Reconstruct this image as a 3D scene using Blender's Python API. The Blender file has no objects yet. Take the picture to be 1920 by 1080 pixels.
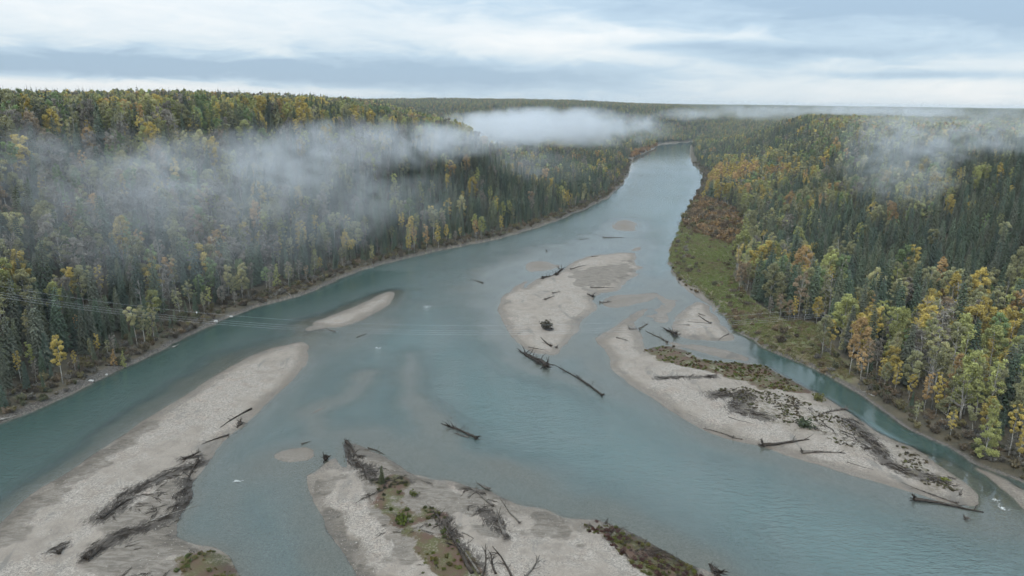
import bpy, math, random
import numpy as np
from mathutils import Vector, Matrix, Euler

S = bpy.context.scene
COL = S.collection
rng = np.random.default_rng(7)
random.seed(7)

# ------------------------------------------------------------------ camera
FPX = 1340.0                       # focal length in pixels of the 1920 wide photograph
CAMZ = 100.0
PITCH = math.atan(350.0 / FPX)
ROLL = math.radians(0.75)
cam_d = bpy.data.cameras.new('camera')
cam_d.sensor_width = 36.0
cam_d.lens = FPX / 1920.0 * 36.0
cam_d.clip_start = 1.0
cam_d.clip_end = 60000.0
cam = bpy.data.objects.new('camera', cam_d)
COL.objects.link(cam)
RM = Matrix.Rotation(math.pi / 2 - PITCH, 4, 'X') @ Matrix.Rotation(ROLL, 4, 'Z')
cam.matrix_world = Matrix.Translation((0, 0, CAMZ)) @ RM
S.camera = cam
R3 = np.array(RM.to_3x3())

def ray(px, py):
    d = np.stack([(np.asarray(px, float) - 960) / FPX, -(np.asarray(py, float) - 540) / FPX, -np.ones_like(np.asarray(px, float))], -1)
    return d @ R3.T

def ground_pt(px, py, z=0.0):
    d = ray(px, py)
    t = (z - CAMZ) / d[..., 2]
    return d[..., :2] * t[..., None]

def project(p):
    q = (np.asarray(p, float) - np.array([0, 0, CAMZ])) @ R3
    w = -q[..., 2]
    return 960 + q[..., 0] / w * FPX, 540 - q[..., 1] / w * FPX, w

# ------------------------------------------------------------------ render settings
S.render.engine = 'CYCLES'
cy = S.cycles
cy.use_denoising = True
cy.use_adaptive_sampling = True
cy.adaptive_threshold = 0.05
cy.adaptive_min_samples = 16
cy.max_bounces = 4
cy.diffuse_bounces = 2
cy.glossy_bounces = 2
cy.transmission_bounces = 2
cy.transparent_max_bounces = 8
cy.volume_bounces = 2
cy.volume_step_rate = 0.6
cy.volume_max_steps = 128
cy.caustics_reflective = False
cy.caustics_refractive = False
S.view_settings.view_transform = 'Standard'
S.view_settings.look = 'None'
S.view_settings.gamma = 1.0
S.view_settings.exposure = 0.16
S.view_settings.use_curve_mapping = False

# ------------------------------------------------------------------ node helpers
class NT:
    def __init__(self, tree):
        self.t = tree; self.n = tree.nodes; self.l = tree.links
    def node(self, typ, **kw):
        x = self.n.new(typ)
        for k, v in kw.items(): setattr(x, k, v)
        return x
    def put(self, sock, v):
        if isinstance(v, bpy.types.NodeSocket): self.l.new(v, sock)
        elif v is not None: sock.default_value = v
    def math(self, op, a, b=None, c=None, clamp=False):
        x = self.node('ShaderNodeMath', operation=op, use_clamp=clamp)
        self.put(x.inputs[0], a)
        if b is not None: self.put(x.inputs[1], b)
        if c is not None: self.put(x.inputs[2], c)
        return x.outputs[0]
    def vmath(self, op, a, b=None):
        x = self.node('ShaderNodeVectorMath', operation=op)
        self.put(x.inputs[0], a)
        if b is not None: self.put(x.inputs[1], b)
        return x.outputs['Value'] if op in ('LENGTH', 'DOT_PRODUCT', 'DISTANCE') else x.outputs[0]
    def ramp(self, v, a, b, lo=0.0, hi=1.0, smooth=True):
        x = self.node('ShaderNodeMapRange', interpolation_type='SMOOTHSTEP' if smooth else 'LINEAR')
        self.put(x.inputs[0], v); x.inputs[1].default_value = a; x.inputs[2].default_value = b
        x.inputs[3].default_value = lo; x.inputs[4].default_value = hi
        return x.outputs[0]
    def mix(self, f, a, b, blend='MIX'):
        x = self.node('ShaderNodeMix', data_type='RGBA', blend_type=blend)
        self.put(x.inputs[0], f)
        for s, v in ((x.inputs[6], a), (x.inputs[7], b)):
            if isinstance(v, tuple) and len(v) == 3: v = (*v, 1.0)
            self.put(s, v)
        return x.outputs[2]
    def noise(self, vec, scale, detail=3.0, rough=0.5, dist=0.0):
        x = self.node('ShaderNodeTexNoise')
        self.put(x.inputs['Vector'], vec)
        x.inputs['Scale'].default_value = scale; x.inputs['Detail'].default_value = detail
        x.inputs['Roughness'].default_value = rough; x.inputs['Distortion'].default_value = dist
        return x.outputs[0]
    def attr(self, name, typ='GEOMETRY'):
        x = self.node('ShaderNodeAttribute', attribute_type=typ, attribute_name=name)
        return x
    def scale(self, vec, s):
        x = self.node('ShaderNodeVectorMath', operation='MULTIPLY')
        self.put(x.inputs[0], vec); x.inputs[1].default_value = s
        return x.outputs[0]

def new_mat(name):
    m = bpy.data.materials.new(name); m.use_nodes = True
    m.node_tree.nodes.clear()
    nt = NT(m.node_tree)
    out = nt.node('ShaderNodeOutputMaterial')
    return m, nt, out

def diffuse_mat(name, col, var=0.25, scale=2.0):
    m, nt, out = new_mat(name)
    co = nt.node('ShaderNodeTexCoord').outputs['Object']
    n = nt.noise(co, scale, 4)
    c = nt.mix(n, tuple(x * (1 - var) for x in col), tuple(min(1, x * (1 + var)) for x in col))
    b = nt.node('ShaderNodeBsdfPrincipled')
    nt.put(b.inputs['Base Color'], c); b.inputs['Roughness'].default_value = 0.85
    b.inputs['Specular IOR Level'].default_value = 0.25
    nt.l.new(b.outputs[0], out.inputs[0])
    return m

# ------------------------------------------------------------------ sky and sun
SUN_EL, SUN_AZ = math.radians(48), math.radians(205)      # behind the cloud sheet, over the shoulder
world = bpy.data.worlds.new('World'); S.world = world; world.use_nodes = True
wn = NT(world.node_tree); wn.n.clear()
wout = wn.node('ShaderNodeOutputWorld')
sky = wn.node('ShaderNodeTexSky', sky_type='NISHITA')
sky.sun_disc = False; sky.sun_elevation = SUN_EL; sky.sun_rotation = SUN_AZ
sky.altitude = 600
bg1 = wn.node('ShaderNodeBackground'); wn.l.new(sky.outputs[0], bg1.inputs[0]); bg1.inputs[1].default_value = 0.10
gen = wn.node('ShaderNodeTexCoord').outputs['Generated']
sep = wn.node('ShaderNodeSeparateXYZ'); wn.l.new(gen, sep.inputs[0])
az = wn.math('ARCTAN2', sep.outputs[0], sep.outputs[1])
el = wn.math('ARCSINE', sep.outputs[2])
elp = wn.math('MAXIMUM', el, 0.0)
# cloud sheet: noise on a plane overhead, so that it streaks out towards the horizon
inv = wn.math('DIVIDE', 1.0, wn.math('ADD', wn.math('MAXIMUM', sep.outputs[2], 0.0), 0.055))
cv = wn.node('ShaderNodeCombineXYZ')
wn.l.new(wn.math('MULTIPLY', sep.outputs[0], inv), cv.inputs[0]); wn.l.new(wn.math('MULTIPLY', sep.outputs[1], inv), cv.inputs[1])
plane = cv.outputs[0]
ce = wn.node('ShaderNodeCombineXYZ'); wn.l.new(az, ce.inputs[0]); wn.l.new(el, ce.inputs[1])
lump = ce.outputs[0]                                    # low sky: lumpy cloud bases seen edge on
low = wn.ramp(el, 0.35, 0.12)
n1 = wn.math('ADD', wn.math('MULTIPLY', wn.noise(wn.scale(lump, (2.6, 9.0, 1)), 1.0, 6, 0.55, 0.5), low), wn.math('MULTIPLY', wn.noise(wn.scale(plane, (0.30, 0.5, 1)), 1.0, 6, 0.56, 0.6), wn.math('SUBTRACT', 1.0, low)))
n2 = wn.noise(wn.scale(lump, (8.0, 30.0, 1)), 1.0, 6, 0.6, 0.8)
def blob(px, py, rx, ry, w):
    a0 = (px - 960) / FPX * 0.97; e0 = (190 + (px - 960) * 0.0131 - py) / FPX
    dx = wn.math('DIVIDE', wn.math('SUBTRACT', az, a0), rx / FPX)
    nz = wn.math('MULTIPLY', wn.math('SUBTRACT', n2, 0.5), 2.2)
    dy = wn.math('ADD', wn.math('DIVIDE', wn.math('SUBTRACT', el, e0), ry / FPX), nz)
    r2 = wn.math('ADD', wn.math('MULTIPLY', dx, dx), wn.math('MULTIPLY', dy, dy))
    return wn.math('MULTIPLY', wn.math('EXPONENT', wn.math('MULTIPLY', r2, -1.0)), w * 1.0)
n3 = wn.noise(wn.scale(lump, (11.0, 55.0, 1)), 1.0, 7, 0.62, 1.0)
bright = wn.math('ADD', wn.math('MULTIPLY', wn.math('SUBTRACT', n1, 0.5), 1.1), wn.math('MULTIPLY_ADD', wn.math('SUBTRACT', n3, 0.5), 0.55, 0.48))
for b in ((300, 40, 560, 60, 0.26), (150, 166, 460, 16, 0.85), (250, 130, 620, 24, -0.62), (760, 150, 520, 24, -0.48),
          (1120, 92, 250, 30, 0.55), (1560, 168, 520, 30, 0.44), (1720, 38, 480, 55, -0.62), (1240, 97, 140, 9, -0.55),
          (1440, 112, 170, 13, -0.50), (1700, 152, 200, 7, -0.5), (1000, 20, 300, 30, -0.16), (720, 60, 250, 30, 0.12)):
    bright = wn.math('ADD', bright, blob(*b))
cr = wn.node('ShaderNodeValToRGB')
wn.l.new(bright, cr.inputs[0])
e = cr.color_ramp.elements
e[0].position = 0.0; e[0].color = (0.34, 0.46, 0.585, 1)
e[1].position = 1.0; e[1].color = (0.79, 0.815, 0.825, 1)
k = e.new(0.35); k.color = (0.46, 0.585, 0.695, 1)
k = e.new(0.62); k.color = (0.63, 0.71, 0.765, 1)
bg2 = wn.node('ShaderNodeBackground'); wn.l.new(cr.outputs[0], bg2.inputs[0]); wn.put(bg2.inputs[1], wn.math('MULTIPLY_ADD', wn.math('MAXIMUM', sep.outputs[2], 0.0), 1.2, 1.0))   # an overcast sky is brighter overhead
mx = wn.node('ShaderNodeMixShader'); mx.inputs[0].default_value = 0.93
wn.l.new(bg1.outputs[0], mx.inputs[1]); wn.l.new(bg2.outputs[0], mx.inputs[2])
wn.l.new(mx.outputs[0], wout.inputs[0])
world.cycles.sampling_method = 'MANUAL'; world.cycles.sample_map_resolution = 512

sun_d = bpy.data.lights.new('sun', 'SUN'); sun_d.energy = 1.5; sun_d.angle = math.radians(25); sun_d.color = (1.0, 0.97, 0.92)
sun = bpy.data.objects.new('sun', sun_d); COL.objects.link(sun)
sd = Vector((math.sin(SUN_AZ) * math.cos(SUN_EL), math.cos(SUN_AZ) * math.cos(SUN_EL), math.sin(SUN_EL)))
sun.rotation_euler = (-sd).to_track_quat('-Z', 'Y').to_euler()

HAZE_DENSITY = 6.5e-5

# ------------------------------------------------------------------ numeric helpers
def vnoise(x, y, seed=0):
    xi = np.floor(x); yi = np.floor(y); xf = x - xi; yf = y - yi
    xi = xi.astype(np.int64); yi = yi.astype(np.int64)
    def h(a, b):
        n = (a * 374761393 + b * 668265263 + seed * 974634777) & 0x7fffffff
        n = ((n ^ (n >> 13)) * 1274126177) & 0x7fffffff
        return ((n ^ (n >> 16)) & 0xffff) / 65535.0
    u = xf * xf * (3 - 2 * xf); v = yf * yf * (3 - 2 * yf)
    return (h(xi, yi) * (1 - u) + h(xi + 1, yi) * u) * (1 - v) + (h(xi, yi + 1) * (1 - u) + h(xi + 1, yi + 1) * u) * v

def fbm(x, y, wl, oct=4, seed=0, gain=0.5):
    s = np.zeros_like(x); a = 1.0; tot = 0.0; f = 1.0 / wl
    for i in range(oct):
        s += a * (vnoise(x * f + 17.3 * i, y * f - 9.1 * i, seed + i) - 0.5) * 2; tot += a; a *= gain; f *= 2.03
    return s / tot

def seg_d2(x, y, P, closed=True):
    n = len(P); d2 = np.full(x.shape, 1e18); inside = np.zeros(x.shape, bool)
    for i in range(n if closed else n - 1):
        ax, ay = P[i]; bx, by = P[(i + 1) % n]
        ex, ey = bx - ax, by - ay; L = ex * ex + ey * ey + 1e-9
        wx, wy = x - ax, y - ay
        t = np.clip((wx * ex + wy * ey) / L, 0, 1)
        dx = wx - t * ex; dy = wy - t * ey
        np.minimum(d2, dx * dx + dy * dy, out=d2)
        if closed and ay != by:
            c = ((ay > y) != (by > y)) & (wx < ex * wy / (ey if ey else 1e-9))
            inside ^= c
    return d2, inside

def sdf(x, y, P):
    d2, ins = seg_d2(x, y, P); d = np.sqrt(d2)
    return np.where(ins, d, -d)

def smooth(t):
    t = np.clip(t, 0, 1); return t * t * (3 - 2 * t)

def px2w(pts): return ground_pt(np.array([p[0] for p in pts], float), np.array([p[1] for p in pts], float))

def chaikin(P, closed=True, it=1):
    P = np.asarray(P, float)
    for _ in range(it):
        if closed:
            Q = np.roll(P, -1, 0); P = np.stack([0.75 * P + 0.25 * Q, 0.25 * P + 0.75 * Q], 1).reshape(-1, 2)
        else:
            A = P[:-1]; B = P[1:]; M = np.stack([0.75 * A + 0.25 * B, 0.25 * A + 0.75 * B], 1).reshape(-1, 2)
            P = np.concatenate([P[:1], M, P[-1:]])
    return P

# ------------------------------------------------------------------ plan of the place (outlines traced on the water plane)
LEFT_PX = [(-1500, 1480), (-700, 1090), (-300, 915), (0, 793), (50, 778), (127, 742), (200, 705), (287, 665), (333, 640), (390, 612), (443, 590), (493, 572),
           (567, 553), (617, 533), (660, 513), (700, 500), (760, 484), (830, 468), (893, 457), (973, 438), (1030, 419), (1073, 402), (1133, 375),
           (1152, 362), (1170, 340), (1181, 318), (1184, 300), (1195, 292), (1227, 279), (1232, 273), (1245, 270)]
RIGHT_PX = [(1302, 266), (1293, 275), (1294, 303), (1311, 319), (1319, 327), (1314, 347), (1300, 377), (1287, 393), (1279, 413), (1271, 440), (1260, 458), (1252, 482),
            (1260, 507), (1266, 519), (1287, 533), (1310, 547), (1338, 566), (1359, 597), (1382, 621), (1413, 638), (1439, 656), (1478, 672), (1512, 685),
            (1548, 703), (1587, 727), (1627, 748), (1663, 777), (1693, 798), (1743, 823), (1793, 847), (1834, 872), (1877, 888), (1920, 904), (2100, 985), (2600, 1200)]
BARS_PX = {
 'A': [(572, 641), (560, 640), (520, 650), (443, 680), (383, 720), (333, 750), (283, 783), (220, 822), (160, 863), (93, 903), (50, 933), (0, 983), (-120, 1080), (-400, 1320),
       (560, 1320), (480, 1180), (453, 1080), (447, 1067), (417, 1030), (353, 1017), (330, 1000), (337, 973), (362, 937), (357, 913), (380, 883), (400, 850), (427, 823),
       (460, 793), (500, 753), (550, 713), (577, 673), (581, 648)],
 'B': [(584, 604), (627, 590), (670, 571), (717, 551), (735, 547), (738, 552), (733, 565), (707, 587), (670, 604), (627, 615), (596, 610)],
 'C': [(1197, 475), (1184, 495), (1212, 502), (1190, 508), (1204, 516), (1175, 524), (1164, 543), (1147, 549), (1122, 551), (1107, 560), (1120, 578), (1109, 587), (1089, 604),
       (1078, 622), (1071, 640), (1055, 653), (1042, 667), (1020, 664), (993, 660), (973, 644), (951, 618), (935, 591), (932, 573), (938, 558), (962, 540), (993, 523), (981, 538),
       (986, 543), (996, 530), (1015, 520), (1042, 515), (1058, 504), (1073, 491), (1095, 482), (1144, 475), (1178, 473)],
 'C2': [(989, 491), (1024, 490), (1038, 496), (1056, 498), (1038, 504), (1015, 509), (991, 511)],
 'C3': [(1122, 570), (1149, 554), (1189, 552), (1229, 551), (1220, 564), (1189, 572), (1146, 580)],
 'C4': [(1145, 425), (1158, 416), (1173, 412), (1193, 417), (1196, 425), (1190, 433), (1160, 433)],
 'C5': [(1176, 469), (1197, 462), (1201, 467), (1190, 471)],
 'D': [(1220, 577), (1189, 587), (1167, 604), (1133, 620), (1112, 641), (1140, 660), (1147, 697), (1177, 717), (1215, 742), (1269, 778), (1320, 804), (1368, 824), (1424, 838), (1458, 848), (1500, 863),
       (1549, 877), (1603, 893), (1671, 912), (1725, 929), (1779, 945), (1836, 953), (1834, 934), (1817, 910), (1779, 883), (1739, 855), (1693, 831), (1655, 815), (1633, 801), (1584, 771),
       (1557, 750), (1504, 724), (1460, 702), (1439, 688), (1406, 681), (1336, 677), (1307, 672), (1294, 660), (1266, 650), (1232, 648), (1206, 657), (1207, 636), (1201, 625), (1192, 610), (1196, 597)],
 'E': [(1304, 566), (1281, 581), (1263, 602), (1266, 628), (1284, 633), (1315, 638), (1349, 641), (1377, 636), (1372, 620), (1346, 604), (1336, 584), (1320, 568)],
 'F': [(644, 828), (664, 831), (697, 843), (737, 862), (759, 881), (773, 892), (787, 892), (807, 901), (849, 901), (886, 915), (917, 921), (939, 932), (976, 949), (1024, 954), (1055, 972), (1095, 974),
       (1129, 973), (1182, 999), (1227, 1022), (1283, 1053), (1317, 1067), (1343, 1080), (1480, 1180), (1600, 1320), (800, 1320), (700, 1140), (669, 1078), (647, 1039), (616, 997), (605, 971), (582, 932), (579, 901),
       (577, 892), (596, 887), (627, 856), (638, 873), (658, 878), (648, 852)],
 'F2': [(507, 855), (530, 842), (583, 840), (592, 863), (533, 866)],
 'H1': [(1247, 563), (1267, 564), (1262, 586), (1241, 590)],
 'H2': [(1261, 510), (1275, 521), (1300, 542), (1330, 562), (1350, 590), (1340, 582), (1318, 562), (1300, 555), (1278, 538)],
 'H3': [(1288, 644), (1330, 649), (1380, 661), (1402, 676), (1370, 673), (1320, 662)],
 'G': [(1828, 873), (1877, 893), (1925, 922), (2100, 1010), (2100, 1060), (1925, 964), (1888, 926), (1855, 899)],
}
# shoals: line, half width in metres, depth of water over it
SHOALS_PX = [
 ([(590, 610), (575, 640), (640, 640), (690, 612)], 11, 0.13), ([(572, 645), (585, 625), (597, 607)], 4.5, 0.03), ([(1225, 545), (1250, 570), (1240, 600)], 5, 0.0), ([(1265, 645), (1330, 656), (1390, 672)], 2.5, -0.02), ([(660, 745), (620, 757), (585, 775)], 2.5, 0.0), ([(560, 640), (440, 665), (330, 735), (240, 800)], 9, 0.30),
 ([(770, 665), (765, 700), (775, 740), (800, 775), (830, 810)], 6.5, 0.13), ([(575, 770), (620, 755), (660, 740), (690, 700)], 5, 0.10), ([(590, 790), (600, 820), (700, 815)], 5, 0.14),
 ([(840, 810), (860, 850), (900, 862), (960, 885), (1030, 925), (1085, 955)], 6.0, 0.10), ([(690, 830), (760, 850), (830, 880), (930, 905), (1010, 935), (1070, 965)], 6.0, 0.15),
 ([(1140, 965), (1230, 1010), (1320, 1060)], 5, 0.10), ([(520, 880), (560, 900), (590, 960), (640, 1040), (670, 1090)], 8, 0.13), ([(440, 900), (480, 890), (520, 870)], 7, 0.2),
 ([(420, 940), (430, 1000), (440, 1040)], 4, 0.22),
 ([(905, 520), (930, 505), (960, 497), (990, 490)], 8, 0.10), ([(900, 560), (960, 500), (1040, 470), (1130, 455)], 26, 0.22), ([(1055, 660), (1090, 655), (1120, 690)], 7, 0.12), ([(1080, 650), (1110, 600), (1170, 580)], 10, 0.2),
 ([(1200, 560), (1240, 540), (1265, 560), (1235, 590), (1225, 620)], 10, 0.08), ([(1258, 645), (1310, 650), (1360, 660), (1400, 672)], 4.5, 0.05), ([(1230, 530), (1250, 560), (1280, 575)], 9, 0.10),
 ([(1240, 585), (1255, 570)], 5, 0.03), ([(1330, 820), (1440, 850), (1600, 905), (1740, 945), (1840, 965)], 6.5, 0.17), ([(1840, 960), (1880, 975), (1925, 990)], 7, 0.12), ([(1780, 870), (1830, 915), (1870, 950)], 6, 0.25),
 ([(1150, 440), (1120, 448), (1190, 455)], 14, 0.2), ([(1300, 640), (1350, 648), (1390, 655)], 5, 0.15), ([(930, 610), (960, 650), (1000, 690), (1100, 720), (1180, 745)], 7, 0.22),
]
def dirpt(px, d):
    v = np.array([(px - 960) / FPX, 1.0]); v /= np.linalg.norm(v); return v * d
PL = np.array([dirpt(*q) for q in [(-2600, 420), (-700, 350), (-200, 420), (100, 470), (350, 540), (600, 600), (740, 640), (820, 690), (845, 760), (800, 900), (730, 1100), (660, 1700), (620, 2600), (-200, 3500), (-3000, 3000)]])
PR = np.array([dirpt(*q) for q in [(1510, 1330), (1540, 1150), (1590, 990), (1690, 850), (1810, 750), (1950, 670), (2250, 560), (3200, 440), (3600, 1900), (1800, 1750), (1600, 1650), (1520, 1500)]])
Lw = chaikin(px2w(LEFT_PX), False); Rw = chaikin(px2w(RIGHT_PX), False)
RIVER = np.concatenate([Lw, Rw])
BARS = {k: chaikin(px2w(v)) for k, v in BARS_PX.items()}
BAR_KEYS = list(BARS)
SHOALS = [(px2w(p), w * 1.45, d * 0.8) for p, w, d in SHOALS_PX]
SLOUGH_LINE = px2w([(1440, 668), (1500, 700), (1560, 728), (1640, 780), (1720, 830), (1790, 868), (1840, 893)])
MEADOW = px2w([(1252, 482), (1268, 440), (1282, 405), (1296, 384), (1330, 380), (1385, 405), (1398, 440), (1385, 480), (1372, 520), (1400, 565), (1440, 598), (1500, 606), (1545, 618), (1556, 650), (1600, 720), (1548, 712), (1478, 680), (1413, 646), (1359, 605), (1310, 555), (1268, 524)])
VEG = [px2w(p) for p in (
    [(1203, 659), (1232, 648), (1266, 650), (1294, 659), (1310, 675), (1380, 680), (1440, 688), (1500, 722), (1505, 735), (1460, 738), (1400, 722), (1350, 705), (1290, 692), (1230, 678)],
    [(1095, 975), (1130, 973), (1182, 1000), (1240, 1035), (1300, 1068), (1330, 1100), (1230, 1100), (1180, 1060), (1140, 1020), (1100, 998)],
    [(317, 1075), (350, 1045), (385, 1030), (418, 1034), (440, 1062), (448, 1100), (330, 1120)],
    [(690, 905), (730, 895), (775, 900), (750, 930), (720, 950), (705, 930)],
    [(760, 1005), (800, 1000), (860, 1040), (905, 1100), (800, 1100), (775, 1050)], [(730, 960), (765, 955), (775, 985), (745, 990)],
    [(790, 960), (815, 955), (850, 1000), (880, 1060), (840, 1040), (800, 985)])]
DEBRIS = [(px2w(p), w) for p, w in (
    ([(188, 975), (215, 957), (245, 930), (285, 905), (335, 885), (380, 868)], 3.0), ([(160, 1050), (200, 1022), (240, 1003), (290, 985), (335, 962), (362, 930)], 2.8),
    ([(340, 864), (378, 855)], 1.6), ([(350, 905), (345, 935)], 2.5), ([(100, 1040), (120, 1030)], 1.8), ([(1232, 712), (1290, 713), (1340, 710)], 1.8), ([(1340, 745), (1400, 745), (1380, 770), (1430, 785)], 4.0),
    ([(1590, 790), (1640, 840), (1660, 868)], 3.5), ([(1660, 870), (1700, 890), (1760, 902)], 2.6), ([(645, 830), (655, 860), (680, 880)], 1.8), ([(690, 880), (700, 905), (760, 905)], 2.4), ([(905, 960), (940, 1000)], 2.2), ([(830, 980), (870, 1040), (900, 1080)], 2.2), ([(1200, 1020), (1260, 1060)], 6.0))]
MUD = [px2w(p) for p in ([(650, 835), (720, 850), (800, 905), (890, 920), (960, 955), (930, 1010), (860, 985), (800, 1010), (760, 1060), (700, 1000), (660, 900)],[(150, 1062), (200, 985), (300, 905), (385, 868), (365, 940), (330, 1000), (360, 1035), (300, 1100), (180, 1110)], [(660, 833), (700, 845), (760, 883), (770, 898), (720, 900), (690, 880)],
    [(985, 955), (1025, 958), (1062, 985), (1060, 1012), (1010, 1005)], [(850, 903), (900, 918), (870, 930), (845, 920)], [(0, 985), (90, 905), (220, 822), (283, 785), (300, 800), (230, 850), (110, 930), (0, 1030)], [(585, 900), (620, 905), (640, 980), (680, 1080), (655, 1060), (600, 960)], [(1060, 510), (1180, 490), (1190, 510), (1150, 530), (1090, 545)])]
SCRUB = [px2w(p) for p in ([(1340, 735), (1400, 730), (1480, 745), (1560, 775), (1620, 815), (1650, 850), (1600, 850), (1520, 815), (1430, 785)], [(1680, 830), (1720, 850), (1790, 900), (1800, 925), (1740, 915), (1690, 880)])]

def terrain(x, y, full=False):
    """ground height for arrays of x, y (water level is 0)"""
    x = np.asarray(x, float); y = np.asarray(y, float)
    wob = np.clip(np.hypot(x, y) / 260, 0.5, 2.5)
    xw = x + wob * (1.5 * fbm(x, y, 11, 4, 3) + 0.3 * fbm(x, y, 2.2, 2, 5)); yw = y + wob * (1.5 * fbm(x, y, 11, 4, 11) + 0.3 * fbm(x, y, 2.2, 2, 13))
    sr = sdf(xw, yw, RIVER)
    near = (sr > -30) & (np.hypot(x, y) < 1400)
    sb = np.full(x.shape, -1e3); bi = np.full(x.shape, -1)
    xn, yn = xw[near], yw[near]
    best = np.full(xn.shape, -1e3); bidx = np.full(xn.shape, -1)
    for i, k in enumerate(BAR_KEYS):
        s = sdf(xn, yn, BARS[k]); m = s > best; best[m] = s[m]; bidx[m] = i
    sb[near] = best; bi[near] = bidx
    # bed
    dep = np.minimum(1.9 * (1 - np.exp(-np.clip(sr, 0, None) / 4.5)), 1.9 * (1 - np.exp(-np.clip(-sb, 0, None) / 30)))
    dl = np.sqrt(seg_d2(xn, yn, Lw, False)[0])      # left channel deepened so its water colour imitates the dark forest reflection
    dep[near] = np.maximum(dep[near], 2.9 * np.exp(-((dl - 12) / 46) ** 2) * np.clip(sr[near] / 6, 0, 1) * np.clip((-sb[near] - 3) / 9, 0, 1) * np.interp(yn, [380, 520], [1, 0.5]))
    ds = np.sqrt(seg_d2(xn, yn, SLOUGH_LINE, False)[0])
    dep[near] = np.maximum(dep[near], 2.7 * np.exp(-(ds / 12) ** 2) * np.clip(sr[near] / 3, 0, 1) * np.clip(-sb[near] / 3, 0, 1))
    sh = np.zeros(xn.shape); dn = dep[near]
    bias = fbm(xn, yn, 14, 3, 21)
    for P, w, d in SHOALS:
        q = np.sqrt(seg_d2(xn, yn, P, False)[0]) / w + 0.35 * bias
        g = np.exp(-np.clip(q, 0, None) ** 2 * 1.1)
        dn = dn * (1 - g) + np.minimum(dn, d + 0.09 * bias) * g
    dn = np.clip(dn, -0.05, None)
    dep[near] = dn
    zin = -dep * np.clip(sr / 0.5, 0, 1)
    hum = fbm(x, y, 7, 4, 31)
    bh = 0.01 + 1.25 * (1 - np.exp(-np.clip(sb, 0, None) / 16)) * (1 + 0.6 * fbm(x, y, 16, 4, 33)) + 0.22 * hum * np.clip(sb / 6, 0, 1)
    rough_ = np.where(bi == BAR_KEYS.index('F'), np.clip(sb / 4, 0, 1), 0.0)
    bh = bh + rough_ * (0.55 * np.abs(fbm(x, y, 11, 4, 35)) + 0.25 * fbm(x, y, 3.5, 3, 37) - 0.12)
    bh = np.where(np.isin(bi, [BAR_KEYS.index(k) for k in ('C2', 'C3', 'C4', 'C5', 'F2', 'H1', 'H2', 'H3')]), 0.03 + 0.25 * np.clip(bh, 0, 1), bh)
    zr = np.where(sb > 0, bh, zin)
    # banks, slopes, plateau
    do = np.clip(-sr, 0, None)
    dmin = np.minimum(np.sqrt(seg_d2(x, y, PL)[0]) * ~seg_d2(x, y, PL)[1], np.sqrt(seg_d2(x, y, PR)[0]) * ~seg_d2(x, y, PR)[1])
    dmin = np.minimum(dmin, np.clip(2450 + 120 * fbm(x, y, 600, 2, 41) + np.interp(x, [550, 1000], [0, 2200]) - y, 0, None))
    right = x > np.interp(y, [0, 160, 240, 470, 900, 1800, 9000], [40, 60, 130, 120, 190, 430, 430])
    flat = np.where(right, np.interp(y, [0, 200, 500, 900], [30, 40, 60, 30]), 6.0)
    d2 = np.clip(do - flat, 0, None)
    t = d2 / (d2 + dmin + 1e-6)
    t = np.where(right, t, t ** np.interp(y, [420, 620], [1.0, 1.5]))
    far_h = np.interp(np.hypot(x, y), [0, 1500, 3000, 6000, 14000], [75, 75, 77, 72, 68]) - np.where(right & (y < 2400), 17.0, 0.0) * np.interp(y, [0, 1500, 2400], [1, 1, 0])
    nose = smooth((960 + FPX * x / np.maximum(y, 1.0) - 560) / 340) * ~right * np.interp(y, [500, 650, 1000, 1500], [0, 1, 1, 0])
    far_h = far_h * (1 - 0.30 * nose)
    hill = far_h * smooth(t) + 5.0 * fbm(x, y, 260, 4, 43) * np.clip(d2 / 120, 0, 1) * (0.4 + t)
    gx = (x + 0.02 * y) / 560; gy = (y - 3000) / 420
    hill += 22 * np.exp(-gx * gx - gy * gy) + 11 * fbm(x, y, 1500, 3, 45) * np.clip((np.hypot(x, y) - 1500) / 1500, 0, 1)
    bank = 0.05 + np.where(right, 1.3, 2.3) * (1 - np.exp(-do / np.where(right, 5.0, 3.2))) + 0.35 * fbm(x, y, 6, 3, 47) * np.clip(do / 3, 0, 1)
    z = np.where(sr > 0, zr, bank + hill)
    if full: return z, sr, sb, bi, right, do, dmin, t
    return z

def hit(px, py, lift=0.0):
    """where the ray through a photograph pixel meets the ground (raised by lift)"""
    d = ray(float(px), float(py)); hz = math.hypot(d[0], d[1])
    r = np.concatenate([np.linspace(80, 900, 700), np.linspace(905, 3500, 500)])
    X = d[0] / hz * r; Y = d[1] / hz * r; Z = CAMZ + d[2] / hz * r
    T = terrain(X, Y)
    k = np.nonzero(Z <= np.maximum(T, 0) + lift)[0]
    i = k[0] if len(k) else len(r) - 1
    return np.array([X[i], Y[i], max(T[i], 0.0)])

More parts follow.
